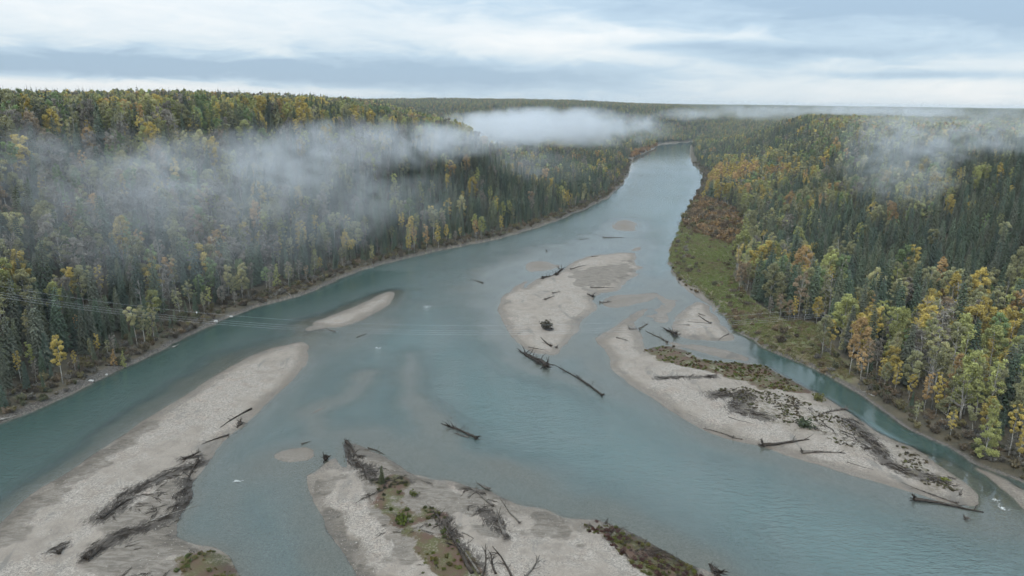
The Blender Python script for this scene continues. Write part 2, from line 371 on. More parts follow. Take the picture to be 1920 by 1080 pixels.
# ------------------------------------------------------------------ mesh helpers
def make_mesh(name, V, Fq, mats=(), attrs=None, face_attrs=None, mat_idx=None, smooth_sh=False):
    V = np.asarray(V, np.float32); Fq = np.asarray(Fq, np.int32)
    me = bpy.data.meshes.new(name)
    nv, nf, k = len(V), len(Fq), Fq.shape[1] if len(Fq) else 4
    me.vertices.add(nv); me.vertices.foreach_set('co', V.ravel())
    if nf:
        me.loops.add(nf * k); me.loops.foreach_set('vertex_index', Fq.ravel())
        me.polygons.add(nf); me.polygons.foreach_set('loop_start', np.arange(0, nf * k, k, dtype=np.int32))
        me.polygons.foreach_set('loop_total', np.full(nf, k, np.int32))
        me.polygons.foreach_set('use_smooth', np.full(nf, smooth_sh, bool))
        if mat_idx is not None: me.polygons.foreach_set('material_index', np.asarray(mat_idx, np.int32))
    for m in mats: me.materials.append(m)
    me.update(calc_edges=True)
    for dom, dd in (('POINT', attrs or {}), ('FACE', face_attrs or {})):
        for kx, a in dd.items():
            a = np.asarray(a)
            if a.ndim == 2:
                at = me.attributes.new(kx, 'FLOAT_VECTOR', dom); at.data.foreach_set('vector', a.astype(np.float32).ravel())
            elif a.dtype.kind == 'i':
                at = me.attributes.new(kx, 'INT', dom); at.data.foreach_set('value', a.astype(np.int32))
            else:
                at = me.attributes.new(kx, 'FLOAT', dom); at.data.foreach_set('value', a.astype(np.float32))
    return me

def link(name, data, parent=None, **props):
    o = bpy.data.objects.new(name, data); COL.objects.link(o)
    if parent is not None: o.parent = parent
    for k, v in props.items(): o[k] = v
    return o

# ------------------------------------------------------------------ ground and water materials
def ground_material():
    m, nt, out = new_mat('river_gravel_and_soil')
    geo = nt.node('ShaderNodeNewGeometry').outputs['Position']
    sp = nt.node('ShaderNodeSeparateXYZ'); nt.l.new(geo, sp.inputs[0])
    z = sp.outputs[2]
    flatp = nt.scale(geo, (1, 1, 0.2))
    a_bar = nt.attr('bar').outputs['Fac']; a_veg = nt.attr('veg').outputs['Fac']; a_deb = nt.attr('debris').outputs['Fac']
    a_mud = nt.attr('mud').outputs['Fac']; a_mead = nt.attr('meadow').outputs['Fac']; a_scr = nt.attr('scrub').outputs['Fac']
    n_big = nt.noise(flatp, 0.045, 4, 0.55, 0.4); n_mid = nt.noise(flatp, 0.22, 4, 0.6, 0.3); n_fine = nt.noise(flatp, 1.6, 4, 0.65)
    def vor(scale):
        v = nt.node('ShaderNodeTexVoronoi'); nt.l.new(flatp, v.inputs['Vector']); v.inputs['Scale'].default_value = scale
        s = nt.node('ShaderNodeSeparateColor'); nt.l.new(v.outputs['Color'], s.inputs[0]); return s.outputs[0], v.outputs['Distance']
    p1, d1 = vor(5.5); p2, d2 = vor(2.6)
    peb = nt.math('ADD', nt.math('MULTIPLY', p1, 0.55), nt.math('MULTIPLY', p2, 0.45))
    stone = nt.mix(nt.ramp(peb, 0.15, 0.9), (0.195, 0.167, 0.14), (0.38, 0.333, 0.283))
    stone = nt.mix(nt.math('MULTIPLY', nt.ramp(n_mid, 0.45, 0.7), 0.5), stone, nt.mix(1.0, stone, (0.92, 0.80, 0.74), 'MULTIPLY'))
    sand = nt.mix(n_fine, (0.235, 0.198, 0.163), (0.32, 0.27, 0.222))
    sand = nt.mix(nt.ramp(n_mid, 0.4, 0.7), sand, nt.mix(1.0, sand, (0.80, 0.80, 0.80), 'MULTIPLY'))
    sandmask = nt.math('MULTIPLY', nt.ramp(nt.math('ADD', nt.math('MULTIPLY', n_big, 0.75), nt.math('MULTIPLY', n_mid, 0.25)), 0.46, 0.56), 0.92)
    bar = nt.mix(sandmask, stone, sand)
    silt = nt.ramp(nt.noise(nt.scale(flatp, (1.0, 0.35, 1)), 0.11, 4, 0.6, 1.2), 0.56, 0.70)
    bar = nt.mix(nt.math('MULTIPLY', silt, 0.7), bar, (0.15, 0.137, 0.12))
    mudc = nt.mix(nt.ramp(nt.noise(nt.scale(flatp, (0.5, 1.4, 1)), 0.6, 5, 0.65, 1.0), 0.35, 0.65), (0.115, 0.095, 0.076), (0.215, 0.185, 0.152))
    bar = nt.mix(nt.math('MULTIPLY', nt.ramp(nt.math('ADD', a_mud, nt.math('MULTIPLY', nt.math('SUBTRACT', n_mid, 0.5), 1.1)), 0.3, 0.75), 0.85), bar, mudc)
    # scattered dark litter
    lit = nt.ramp(nt.noise(flatp, 0.75, 5, 0.7, 0.8), 0.62, 0.70)
    bar = nt.mix(nt.math('MULTIPLY', lit, 0.35), bar, (0.075, 0.062, 0.05))
    # debris and low scrub ground
    fib = nt.ramp(nt.noise(nt.scale(flatp, (1.5, 0.5, 1)), 0.9, 5, 0.7, 0.8), 0.30, 0.62)
    bar = nt.mix(nt.math('MULTIPLY', nt.ramp(nt.math('ADD', a_deb, nt.math('MULTIPLY', nt.math('SUBTRACT', fib, 0.6), 0.9)), 0.25, 0.75), 0.85), bar, (0.055, 0.045, 0.037))
    bar = nt.mix(nt.math('MULTIPLY', nt.math('MULTIPLY', a_scr, nt.ramp(nt.noise(flatp, 0.5, 5, 0.7), 0.47, 0.60)), 0.85), bar, (0.12, 0.10, 0.065))
    moss = nt.mix(nt.ramp(n_mid, 0.35, 0.65), (0.085, 0.085, 0.030), (0.105, 0.062, 0.045))
    bar = nt.mix(nt.ramp(nt.math('ADD', a_veg, nt.math('ADD', nt.math('MULTIPLY', nt.math('SUBTRACT', n_fine, 0.5), 1.5), nt.math('MULTIPLY', nt.math('SUBTRACT', n_mid, 0.5), 1.6))), 0.45, 0.95), bar, moss)
    # wet margin, bed
    bed = nt.mix(nt.ramp(peb, 0.2, 0.9), (0.19, 0.155, 0.12), (0.30, 0.255, 0.205))
    bar = nt.mix(nt.ramp(nt.math('ADD', z, nt.math('MULTIPLY', nt.math('SUBTRACT', n_mid, 0.5), 0.4)), 0.10, 0.42), nt.mix(1.0, bar, (0.62, 0.60, 0.57), 'MULTIPLY'), bar)
    bar = nt.mix(nt.ramp(z, -0.03, 0.0), bed, bar)
    # forest floor, bank and meadow
    floor = nt.mix(nt.ramp(n_mid, 0.3, 0.7), (0.055, 0.048, 0.032), (0.10, 0.08, 0.052))
    floor = nt.mix(nt.ramp(n_fine, 0.5, 0.75), floor, (0.12, 0.10, 0.06))
    grass = nt.mix(nt.ramp(n_big, 0.38, 0.55), (0.125, 0.14, 0.055), (0.15, 0.125, 0.07))
    grass = nt.mix(nt.ramp(n_mid, 0.45, 0.7), grass, (0.155, 0.125, 0.085))
    floor = nt.mix(a_mead, floor, grass)
    trk = nt.attr('track').outputs['Fac']
    floor = nt.mix(nt.math('MULTIPLY', trk, 0.8), floor, (0.22, 0.19, 0.15))
    cob = nt.mix(nt.ramp(peb, 0.3, 0.95), (0.06, 0.05, 0.042), (0.17, 0.152, 0.13))
    edge = nt.attr('shore').outputs['Fac']
    floor = nt.mix(nt.ramp(nt.math('ADD', edge, nt.math('MULTIPLY', nt.math('SUBTRACT', n_fine, 0.5), 1.0)), 0.35, 0.7), floor, cob)
    col = nt.mix(a_bar, floor, bar)
    b = nt.node('ShaderNodeBsdfPrincipled')
    nt.l.new(col, b.inputs['Base Color']); b.inputs['Specular IOR Level'].default_value = 0.3
    nt.put(b.inputs['Roughness'], nt.ramp(z, 0.05, 0.3, 0.5, 0.92))
    bump = nt.node('ShaderNodeBump'); bump.inputs['Strength'].default_value = 0.4; bump.inputs['Distance'].default_value = 0.10
    hsum = nt.math('ADD', nt.math('MULTIPLY', d1, -0.6), nt.math('ADD', nt.math('MULTIPLY', d2, -0.8), n_fine))
    nt.l.new(hsum, bump.inputs['Height']); nt.l.new(bump.outputs[0], b.inputs['Normal'])
    nt.l.new(b.outputs[0], out.inputs[0])
    return m

def water_material():
    m, nt, out = new_mat('river_water')
    geo = nt.node('ShaderNodeNewGeometry').outputs['Position']
    dep = nt.attr('depth').outputs['Fac']; rip = nt.attr('ripple').outputs['Fac']
    nb = nt.noise(nt.scale(geo, (0.03, 0.013, 1)), 1.0, 5, 0.62, 1.2)
    f = nt.math('SUBTRACT', 1.0, nt.math('EXPONENT', nt.math('MULTIPLY', dep, -1.2)), clamp=True)
    silt = nt.mix(nt.ramp(nb, 0.3, 0.7), WATER_A, WATER_B)
    deep = nt.ramp(dep, 1.75, 2.75)
    side = nt.attr('clear').outputs['Fac']              # darkens left channel and slough, painting the forest's dark reflection into the colour
    silt = nt.mix(nt.math('MULTIPLY', nt.math('MAXIMUM', deep, side), 0.95), silt, WATER_DARK_REFLECT)
    dif = nt.node('ShaderNodeBsdfDiffuse'); nt.l.new(silt, dif.inputs[0])
    tr = nt.node('ShaderNodeBsdfTransparent'); tr.inputs[0].default_value = (0.90, 0.97, 0.96, 1)
    body = nt.node('ShaderNodeMixShader'); nt.l.new(f, body.inputs[0]); nt.l.new(tr.outputs[0], body.inputs[1]); nt.l.new(dif.outputs[0], body.inputs[2])
    # ripples: short crested, running across the current
    w1 = nt.noise(nt.scale(geo, (0.42, 0.95, 1)), 1.0, 3, 0.6, 0.7)
    w2 = nt.noise(nt.scale(geo, (1.3, 2.3, 1)), 1.0, 2, 0.5, 0.4)
    w3 = nt.noise(nt.scale(geo, (0.10, 0.17, 1)), 1.0, 2, 0.5, 0.4)
    hh = nt.math('ADD', nt.math('ADD', nt.math('MULTIPLY', w1, 0.62), nt.math('MULTIPLY', w2, 0.24)), nt.math('MULTIPLY', w3, 0.5))
    bump = nt.node('ShaderNodeBump'); bump.inputs['Distance'].default_value = 0.95
    nt.put(bump.inputs['Strength'], rip); nt.l.new(hh, bump.inputs['Height'])
    gl = nt.node('ShaderNodeBsdfGlossy'); gl.inputs['Roughness'].default_value = 0.06; nt.l.new(bump.outputs[0], gl.inputs['Normal'])
    nt.put(gl.inputs['Roughness'], nt.math('ADD', nt.math('MULTIPLY', rip, 0.10), 0.02))
    nt.l.new(bump.outputs[0], dif.inputs['Normal'])
    fr = nt.node('ShaderNodeFresnel'); fr.inputs[0].default_value = 1.50; nt.l.new(bump.outputs[0], fr.inputs['Normal'])
    top = nt.node('ShaderNodeMixShader'); nt.l.new(fr.outputs[0], top.inputs[0]); nt.l.new(body.outputs[0], top.inputs[1]); nt.l.new(gl.outputs[0], top.inputs[2])
    nt.l.new(top.outputs[0], out.inputs[0])
    return m
WATER_A, WATER_B, WATER_DARK_REFLECT = (0.110, 0.170, 0.166), (0.138, 0.184, 0.178), (0.040, 0.070, 0.060)  # last tone holds the painted forest reflection

# ------------------------------------------------------------------ ground sheet
deps = np.radians(np.concatenate([np.linspace(58, 38, 60, endpoint=False), np.linspace(38, 3.2, 470)]))
rr = np.concatenate([CAMZ / np.tan(deps), np.geomspace(1820, 16000, 90)])
th = np.radians(np.concatenate([np.linspace(-62, -40, 44, endpoint=False), np.linspace(-40, 40, 720), np.linspace(40.5, 62, 43)]))
RR, TH = np.meshgrid(rr, th, indexing='ij')
GX = (RR * np.sin(TH)).ravel(); GY = (RR * np.cos(TH)).ravel()
nr, nc = len(rr), len(th)
GZ, SR, SB, BI, RIGHT, DO, DMIN, TT = terrain(GX, GY, True)
ii = (np.arange(nr - 1)[:, None] * nc + np.arange(nc - 1)[None, :]).ravel()
QUADS = np.stack([ii, ii + 1, ii + nc + 1, ii + nc], -1)
def soft(P, w, seed):
    a = np.zeros(GX.shape); m = np.hypot(GX, GY) < 700
    x, y = GX[m], GY[m]
    a[m] = np.clip((sdf(x, y, P) + 1.9 * w * fbm(x, y, 6, 4, seed)) / w + 0.5, 0, 1); return a
veg = np.max([soft(P, 3.2, 50) for P in VEG], 0)
scrub = np.max([soft(P, 5.0, 52) for P in SCRUB], 0)
mud = np.max([soft(P, 4.0, 58) for P in MUD], 0)
meadow = soft(MEADOW, 5.0, 54)
deb = np.zeros(GX.shape); m_ = np.hypot(GX, GY) < 500
for P, w in DEBRIS:
    q = np.sqrt(seg_d2(GX[m_], GY[m_], P, False)[0]) / w + 0.5 * fbm(GX[m_], GY[m_], 6, 3, 56)
    deb[m_] = np.maximum(deb[m_], np.exp(-np.clip(q, 0, None) ** 2 * 1.2))
TRACK = px2w([(1335, 520), (1360, 545), (1400, 580), (1440, 606), (1480, 628), (1520, 655)])
q = np.sqrt(seg_d2(GX[m_], GY[m_], TRACK, False)[0]); track = np.zeros(GX.shape); track[m_] = np.exp(-((np.abs(q) - 0.9) / 0.6) ** 2) * 0.8
shore = np.where(SR <= 0, np.exp(-(DO / np.where(RIGHT, 1.3, 2.2)) ** 2), 0)
shore = np.maximum(shore, np.where((GX < -95) & (GY < 260) & (SR <= 0), np.exp(-(DO / 4.0) ** 2), 0))
MAT_G = ground_material()
gattr = dict(mud=mud, bar=np.where(SR > 0, 1.0, 0.0), veg=veg, debris=deb, scrub=scrub, meadow=meadow, track=track, shore=shore)
fc = QUADS
fbar = np.where((SB[fc].max(1) > 0) & (SR[fc].max(1) > 0), BI[fc[:, 0]], -1)
friv = (fbar < 0) & (SR[fc].max(1) > 0)
def submesh(name, mask):
    f = QUADS[mask]; u, inv_ = np.unique(f, return_inverse=True)
    V = np.stack([GX[u], GY[u], GZ[u]], -1)
    return make_mesh(name, V, inv_.reshape(f.shape), [MAT_G], {k: a[u] for k, a in gattr.items()}, smooth_sh=True)
link('ground', submesh('ground', (fbar < 0) & ~friv), kind='structure', label='forested valley ground rising from the river to the plateaus')
link('riverbed', submesh('riverbed', friv), kind='structure', label='shallow gravelly bed under the river water')
BAR_LABEL = {'A': 'long pale gravel bar with dark debris streaks, nearest the left bank', 'B': 'small narrow gravel spit pointing upstream off the left bank', 'C': 'central gravel island with a lone dark bush',
  'C2': 'tiny sand patch at the upstream side of the central island', 'C3': 'orange tan sand flat between the central island and the right bar', 'C4': 'small round sandbar alone far up the river', 'C5': 'sliver of sand upstream of the central island',
  'D': 'large right hand gravel bar with mossy ground and logs', 'E': 'small sandy bar beside the grassy right bank', 'F': 'bottom middle gravel bar with moss, root wads and bleached stones', 'H1': 'tiny sand patch in the braided creek between the bars', 'H2': 'thin sand strip along the foot of the meadow', 'H3': 'sliver of wet sand between sandy bar and mossy bar head', 'F2': 'little flat sand patch at the side of the bottom middle bar', 'G': 'narrow gravel strip under the trees at the right edge'}
for i, k in enumerate(BAR_KEYS):
    if (fbar == i).any(): link('gravel_bar', submesh('gravel_bar', fbar == i), kind='structure', label=BAR_LABEL[k])
# water sheet
wm = (SR[QUADS].max(1) > -2.0)
f = QUADS[wm]; u, inv_ = np.unique(f, return_inverse=True)
gx, gy = GX[u], GY[u]
calm = np.clip(np.minimum(SR[u] / 14.0, -SB[u] / 10.0), 0, 1)
depth = np.clip(-GZ[u], 0, None)
SLOUGH = px2w([(1300, 545), (1360, 590), (1413, 636), (1480, 670), (1560, 708), (1640, 755), (1720, 812), (1800, 850), (1920, 905), (1925, 960), (1840, 930), (1700, 832), (1560, 750), (1440, 688), (1300, 668), (1210, 650), (1205, 600), (1240, 560)])
sl = smooth(np.clip(sdf(gx, gy, SLOUGH) / 3 + 0.5, 0, 1)) * (np.hypot(gx, gy) < 700)
ripple = np.clip(0.16 + 0.84 * smooth(depth / 0.9), 0, 1) * (0.35 + 0.65 * calm) * (1 - 0.9 * sl)
ripple *= 0.65 + 0.5 * np.clip(0.5 + fbm(gx, gy, 60, 3, 61), 0, 1)
ripple *= np.interp(np.hypot(gx, gy), [0, 300, 600, 1200, 2000], [1, 0.85, 0.25, 0.07, 0.05])
dl_ = np.sqrt(seg_d2(gx, gy, Lw, False)[0]); ripple *= 1 - 0.7 * np.exp(-(dl_ / 45) ** 2) * (gy < 420)
clear = np.maximum(sl, smooth((72 + 10 * fbm(gx, gy, 40, 3, 63) - dl_) / 45) * np.interp(gy, [330, 520], [1, 0.45]))  # mask for the dark reflection painted into the water colour
rv = make_mesh('river', np.stack([gx, gy, np.zeros_like(gx)], -1), inv_.reshape(f.shape), [water_material()], dict(depth=depth, ripple=ripple, clear=clear), smooth_sh=True)
link('river', rv, kind='structure', label='teal glacial river running through the valley')
# ------------------------------------------------------------------ tree materials
def leaf_material(name, src):
    """foliage: the tree's own colour (tint) varied from leaf clump to leaf clump"""
    m, nt, out = new_mat(name)
    if src == 'tint': c = nt.attr('tint', 'INSTANCER').outputs['Color']
    else: c = nt.attr('tcol').outputs['Color']
    var = nt.attr('var').outputs['Fac']
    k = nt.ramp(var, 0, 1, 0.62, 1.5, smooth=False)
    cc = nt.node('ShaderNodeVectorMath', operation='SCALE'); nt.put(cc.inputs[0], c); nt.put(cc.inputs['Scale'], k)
    d = nt.node('ShaderNodeBsdfDiffuse'); nt.l.new(cc.outputs[0], d.inputs[0])
    t = nt.node('ShaderNodeBsdfTranslucent'); nt.l.new(cc.outputs[0], t.inputs[0])
    mx_ = nt.node('ShaderNodeMixShader'); mx_.inputs[0].default_value = 0.3
    nt.l.new(d.outputs[0], mx_.inputs[1]); nt.l.new(t.outputs[0], mx_.inputs[2]); nt.l.new(mx_.outputs[0], out.inputs[0])
    return m
M_LEAF = leaf_material('leaves', 'tint'); M_FAR = leaf_material('far_leaves', 'tcol')
def bark(name, lo, hi, sc):
    m, nt, out = new_mat(name)
    co = nt.node('ShaderNodeTexCoord').outputs['Object']
    n = nt.noise(nt.scale(co, (1, 1, 0.6)), sc, 4, 0.7)
    d = nt.node('ShaderNodeBsdfDiffuse'); nt.l.new(nt.mix(nt.ramp(n, 0.35, 0.6), lo, hi), d.inputs[0]); nt.l.new(d.outputs[0], out.inputs[0]); return m
M_SBARK = bark('spruce_bark', (0.06, 0.05, 0.042), (0.13, 0.11, 0.095), 1.5)
M_ABARK = bark('aspen_bark', (0.22, 0.20, 0.17), (0.50, 0.48, 0.43), 0.9)
M_DEADB = bark('weathered_wood', (0.16, 0.145, 0.13), (0.36, 0.34, 0.31), 0.9)
M_MIDLOG = bark('grey_driftwood', (0.05, 0.042, 0.036), (0.17, 0.15, 0.13), 1.3)
M_DRIFT = bark('wet_driftwood', (0.022, 0.018, 0.015), (0.075, 0.062, 0.052), 1.4)
M_DRYLOG = bark('bleached_driftwood', (0.14, 0.12, 0.10), (0.33, 0.30, 0.26), 1.2)

# ------------------------------------------------------------------ shapes: tubes and leaf clumps
def tube(P, Rd, sides=6, cap=True):
    P = np.asarray(P, float); n = len(P); Rd = np.broadcast_to(np.asarray(Rd, float), (n,))
    T = np.gradient(P, axis=0); T /= np.linalg.norm(T, axis=1)[:, None] + 1e-9
    ref = np.where(np.abs(T[:, 2:3]) > 0.9, np.array([[1.0, 0, 0]]), np.array([[0, 0, 1.0]]))
    A = np.cross(T, ref); A /= np.linalg.norm(A, axis=1)[:, None] + 1e-9; B = np.cross(T, A)
    a = np.arange(sides) / sides * 2 * np.pi
    V = P[:, None] + Rd[:, None, None] * (np.cos(a)[None, :, None] * A[:, None] + np.sin(a)[None, :, None] * B[:, None])
    V = V.reshape(-1, 3)
    i = np.arange(n - 1)[:, None] * sides; j = np.arange(sides)[None]; j2 = (j + 1) % sides
    Fq = np.stack([i + j, i + j2, i + sides + j2, i + sides + j], -1).reshape(-1, 4)
    if cap:
        c0 = len(V); V = np.concatenate([V, P[:1], P[-1:]])
        jj = np.arange(sides); e = (n - 1) * sides
        Fq = np.concatenate([Fq, np.stack([np.full(sides, c0), (jj + 1) % sides, jj, jj], -1)[:, [0, 1, 2, 2]][:0], Fq[:0]])
        k1 = [[c0, (q + 2) % sides, q + 1, q] for q in range(0, sides - 1, 2)]; k2 = [[c0 + 1, e + q, e + q + 1, e + (q + 2) % sides] for q in range(0, sides - 1, 2)]
        Fq = np.concatenate([Fq, np.array(k1 + k2)])
    return V, Fq

def merge(parts):
    Vs, Fs, o = [], [], 0
    for V, Fq in parts:
        Vs.append(V); Fs.append(np.asarray(Fq) + o); o += len(V)
    return np.concatenate(Vs), np.concatenate(Fs)

def leaf_quads(C, U, Vv):
    n = len(C)
    V = np.stack([C - U - Vv, C + U - Vv * 0.6, C + U * 0.8 + Vv, C - U * 0.7 + Vv * 0.9], 1).reshape(-1, 3)
    return V, np.arange(4 * n).reshape(n, 4)

def rdir(r, n):
    v = r.normal(size=(n, 3)); return v / np.linalg.norm(v, axis=1)[:, None]

def spruce_shape(seed, h=20.0, rad=2.4, n=1100, q=0.36, low=0.06):
    r = np.random.default_rng(seed)
    bend = r.normal(0, 0.25, 2)
    zz = np.linspace(0, h * 0.97, 6)
    P = np.stack([bend[0] * (zz / h) ** 2, bend[1] * (zz / h) ** 2, zz], -1)
    trunk = tube(P, np.linspace(0.20, 0.03, 6), 5)
    f = 1 - np.sqrt(1 - r.random(n) * 0.985)         # more foliage where the cone is wide
    f = low + (1 - low) * f
    lev = np.round(f * h / 0.62) * 0.62 / h + r.normal(0, 0.004, n); lev = np.clip(lev, low, 0.995)
    nb = 7
    bid = r.integers(0, nb, n); ang = bid / nb * 2 * np.pi + (np.round(f * h / 0.62) * 2.4) + r.normal(0, 0.13, n)
    lump = 0.75 + 0.5 * vnoise(ang * 1.3 + seed, lev * 14, seed)
    Rm = rad * (1 - lev) ** 0.82 * lump + 0.10
    s = np.sqrt(r.uniform(0.03, 1.0, n)); rad_ = Rm * s
    d = np.stack([np.cos(ang), np.sin(ang), np.zeros(n)], -1)
    z = lev * h - 0.34 * rad_ * (1 - 0.3 * s) + r.normal(0, 0.06, n)
    C = d * rad_[:, None]; C[:, 2] = z; C[:, :2] += bend * (lev ** 2)[:, None]
    tn = np.stack([-d[:, 1], d[:, 0], np.zeros(n)], -1)
    U = d + np.array([0, 0, -0.45]) + rdir(r, n) * 0.35; U *= (q * (0.5 + 0.5 * (1 - lev)) * r.uniform(0.8, 1.5, n))[:, None]
    W = tn * 0.75 + rdir(r, n) * 0.55; W *= (q * 0.52 * r.uniform(0.7, 1.2, n))[:, None]
    crown = leaf_quads(C, U, W)
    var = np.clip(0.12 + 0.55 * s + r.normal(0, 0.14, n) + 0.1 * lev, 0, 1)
    return trunk, crown, var

def broad_shape(seed, h=18.0, rad=2.8, base=0.35, nb=18, n=1500, q=0.26, shape='oval', pale=0.16):
    r = np.random.default_rng(seed)
    bend = r.normal(0, 0.6, 2)
    zz = np.linspace(0, h * 0.93, 7)
    P = np.stack([bend[0] * (zz / h) ** 1.6, bend[1] * (zz / h) ** 1.6, zz], -1); P[:, :2] += r.normal(0, 0.06, (7, 2)) * (zz[:, None] > 1)
    parts = [tube(P, np.linspace(pale, 0.035, 7), 6)]
    bl = []
    for i in range(nb):
        f = (i + r.random()) / nb
        if shape == 'oval': e = math.sin(math.pi * min(1, 0.12 + 0.84 * f)) ** 0.7
        elif shape == 'cone': e = (1 - f) ** 0.7 * 0.95 + 0.1
        elif shape == 'umbrella': e = 0.35 + 0.75 * f if f < 0.8 else 0.75
        else: e = 0.62 + 0.3 * math.sin(math.pi * f)
        a = i * 2.4 + r.normal(0, 0.5); rr_ = rad * e * math.sqrt(r.uniform(0.15, 1.0))
        z = h * (base + (0.98 - base) * f); zc = z / h
        c = np.array([bend[0] * zc ** 1.6 + rr_ * math.cos(a), bend[1] * zc ** 1.6 + rr_ * math.sin(a), z])
        bl.append((c, rad * r.uniform(0.22, 0.42) * (0.6 + 0.4 * e)))
        if i % 2 == 0 or shape == 'sparse':
            z0 = max(h * base * 0.8, z - rr_ * 1.3 - 0.8); s0 = np.array([bend[0] * (z0 / h) ** 1.6, bend[1] * (z0 / h) ** 1.6, z0])
            parts.append(tube([s0, s0 * 0.4 + c * 0.6 - np.array([0, 0, 0.25]), c], [0.07, 0.045, 0.02], 4, False))
    w = np.array([b[1] ** 2 for b in bl]); k = r.choice(nb, n, p=w / w.sum())
    C0 = np.array([b[0] for b in bl])[k]; RB = np.array([b[1] for b in bl])[k]
    dd = rdir(r, n); rad_ = r.random(n) ** (1 / 2.2)
    C = C0 + dd * (RB * rad_)[:, None] * np.array([1, 1, 0.85]) + r.normal(0, 0.12, (n, 3))
    U = rdir(r, n); W = np.cross(U, rdir(r, n)); W /= np.linalg.norm(W, axis=1)[:, None] + 1e-6
    sz = q * r.uniform(0.6, 1.35, n)[:, None]
    crown = leaf_quads(C, U * sz, W * sz * 0.8)
    bv = r.normal(0, 0.12, nb)[k]
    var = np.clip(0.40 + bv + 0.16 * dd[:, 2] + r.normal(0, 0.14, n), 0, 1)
    return merge(parts), crown, var

def shrub_shape(seed, h=2.2, rad=1.6, n=260, q=0.2, stems=9):
    r = np.random.default_rng(seed); parts = []; tips = []
    for i in range(stems):
        a = i * 2.4 + r.normal(0, 0.4); l = rad * r.uniform(0.3, 0.95)
        t = np.array([l * math.cos(a), l * math.sin(a), h * r.uniform(0.55, 0.95)])
        parts.append(tube([np.array([0.1 * math.cos(a), 0.1 * math.sin(a), -0.1]), t * np.array([0.45, 0.45, 0.55]), t], [0.05, 0.035, 0.012], 4, False)); tips.append(t)
    k = r.integers(0, stems, n); f = r.uniform(0.3, 1.05, n)[:, None]
    C = np.array(tips)[k] * f + r.normal(0, 0.24 * rad / 1.6, (n, 3)); C[:, 2] = np.abs(C[:, 2])
    U = rdir(r, n) * q * r.uniform(0.6, 1.3, n)[:, None]; W = np.cross(U, rdir(r, n))
    return merge(parts), leaf_quads(C, U, W), np.clip(0.45 + 0.25 * (f[:, 0] - 0.6) + r.normal(0, 0.16, n), 0, 1)

def bare_shape(seed, h=16.0):
    r = np.random.default_rng(seed); zz = np.linspace(0, h, 7); b = r.normal(0, 0.5, 2)
    P = np.stack([b[0] * (zz / h) ** 2, b[1] * (zz / h) ** 2, zz], -1)
    trunk = tube(P, np.linspace(0.20, 0.03, 7), 6)
    br = []
    for i in range(26):
        z0 = h * r.uniform(0.35, 0.95); a = r.uniform(0, 6.28); L = (h - z0) * 0.28 + r.uniform(0.5, 1.3)
        s0 = np.array([b[0] * (z0 / h) ** 2, b[1] * (z0 / h) ** 2, z0]); t = s0 + np.array([math.cos(a) * L, math.sin(a) * L, L * r.uniform(0.2, 0.9)])
        br.append(tube([s0, (s0 + t) / 2 + np.array([0, 0, -0.08]), t], [0.055, 0.035, 0.012], 4, False))
        for _ in range(3):
            u = s0 + (t - s0) * r.uniform(0.4, 1.0); v = u + rdir(r, 1)[0] * r.uniform(0.4, 0.9) + np.array([0, 0, 0.3])
            br.append(tube([u, v], [0.022, 0.008], 3, False))
    return trunk, merge(br)

def proto_mesh(name, shp, bark_mat, leaf=M_LEAF):
    (tv, tf), (cv_, cf), var = shp
    V = np.concatenate([tv, cv_]); Fq = np.concatenate([tf, cf + len(tv)])
    vv = np.concatenate([np.zeros(len(tf)), var]); mi = np.concatenate([np.zeros(len(tf), int), np.ones(len(cf), int)])
    return make_mesh(name, V, Fq, [bark_mat, leaf], face_attrs=dict(var=vv), mat_idx=mi)

SPRUCE = [spruce_shape(100 + i, 20, rad, 2600, 0.29, low) for i, (rad, low) in enumerate([(2.2, 0.05), (2.6, 0.06), (1.9, 0.10), (2.9, 0.05), (2.3, 0.16), (1.7, 0.08)])]
BROAD = [broad_shape(200 + i, 18, *a) for i, a in enumerate([
    (2.9, 0.36, 26, 4200, 0.165, 'oval'), (2.4, 0.42, 22, 3300, 0.16, 'oval'), (3.3, 0.28, 32, 5200, 0.17, 'oval'), (2.0, 0.32, 24, 3300, 0.155, 'column'),
    (2.8, 0.08, 32, 5000, 0.165, 'cone'), (2.7, 0.56, 18, 2600, 0.165, 'umbrella'), (1.7, 0.45, 18, 2000, 0.155, 'column'), (2.5, 0.38, 20, 1500, 0.16, 'sparse')])]
BARE = [bare_shape(300 + i) for i in range(3)]
SHRUB = [shrub_shape(400 + i, *a) for i, a in enumerate([(2.0, 1.5, 300, 0.2), (1.4, 1.6, 260, 0.2), (2.8, 1.4, 320, 0.22), (1.0, 1.1, 180, 0.16)])]
SPRUCE_L = [spruce_shape(500 + i, 20, rad, 480, 0.58, 0.06) for i, rad in enumerate((2.3, 2.7, 2.0))]
BROAD_L = [broad_shape(520 + i, 18, rad, b, 14, 520, 0.44, s) for i, (rad, b, s) in enumerate(((2.9, 0.35, 'oval'), (3.3, 0.30, 'oval'), (2.3, 0.4, 'column'), (2.7, 0.5, 'umbrella')))]

def proto_collection(name, meshes):
    c = bpy.data.collections.new(name)
    for i, me in enumerate(meshes):
        c.objects.link(bpy.data.objects.new(f'{name}_{i:02d}', me))
    return c

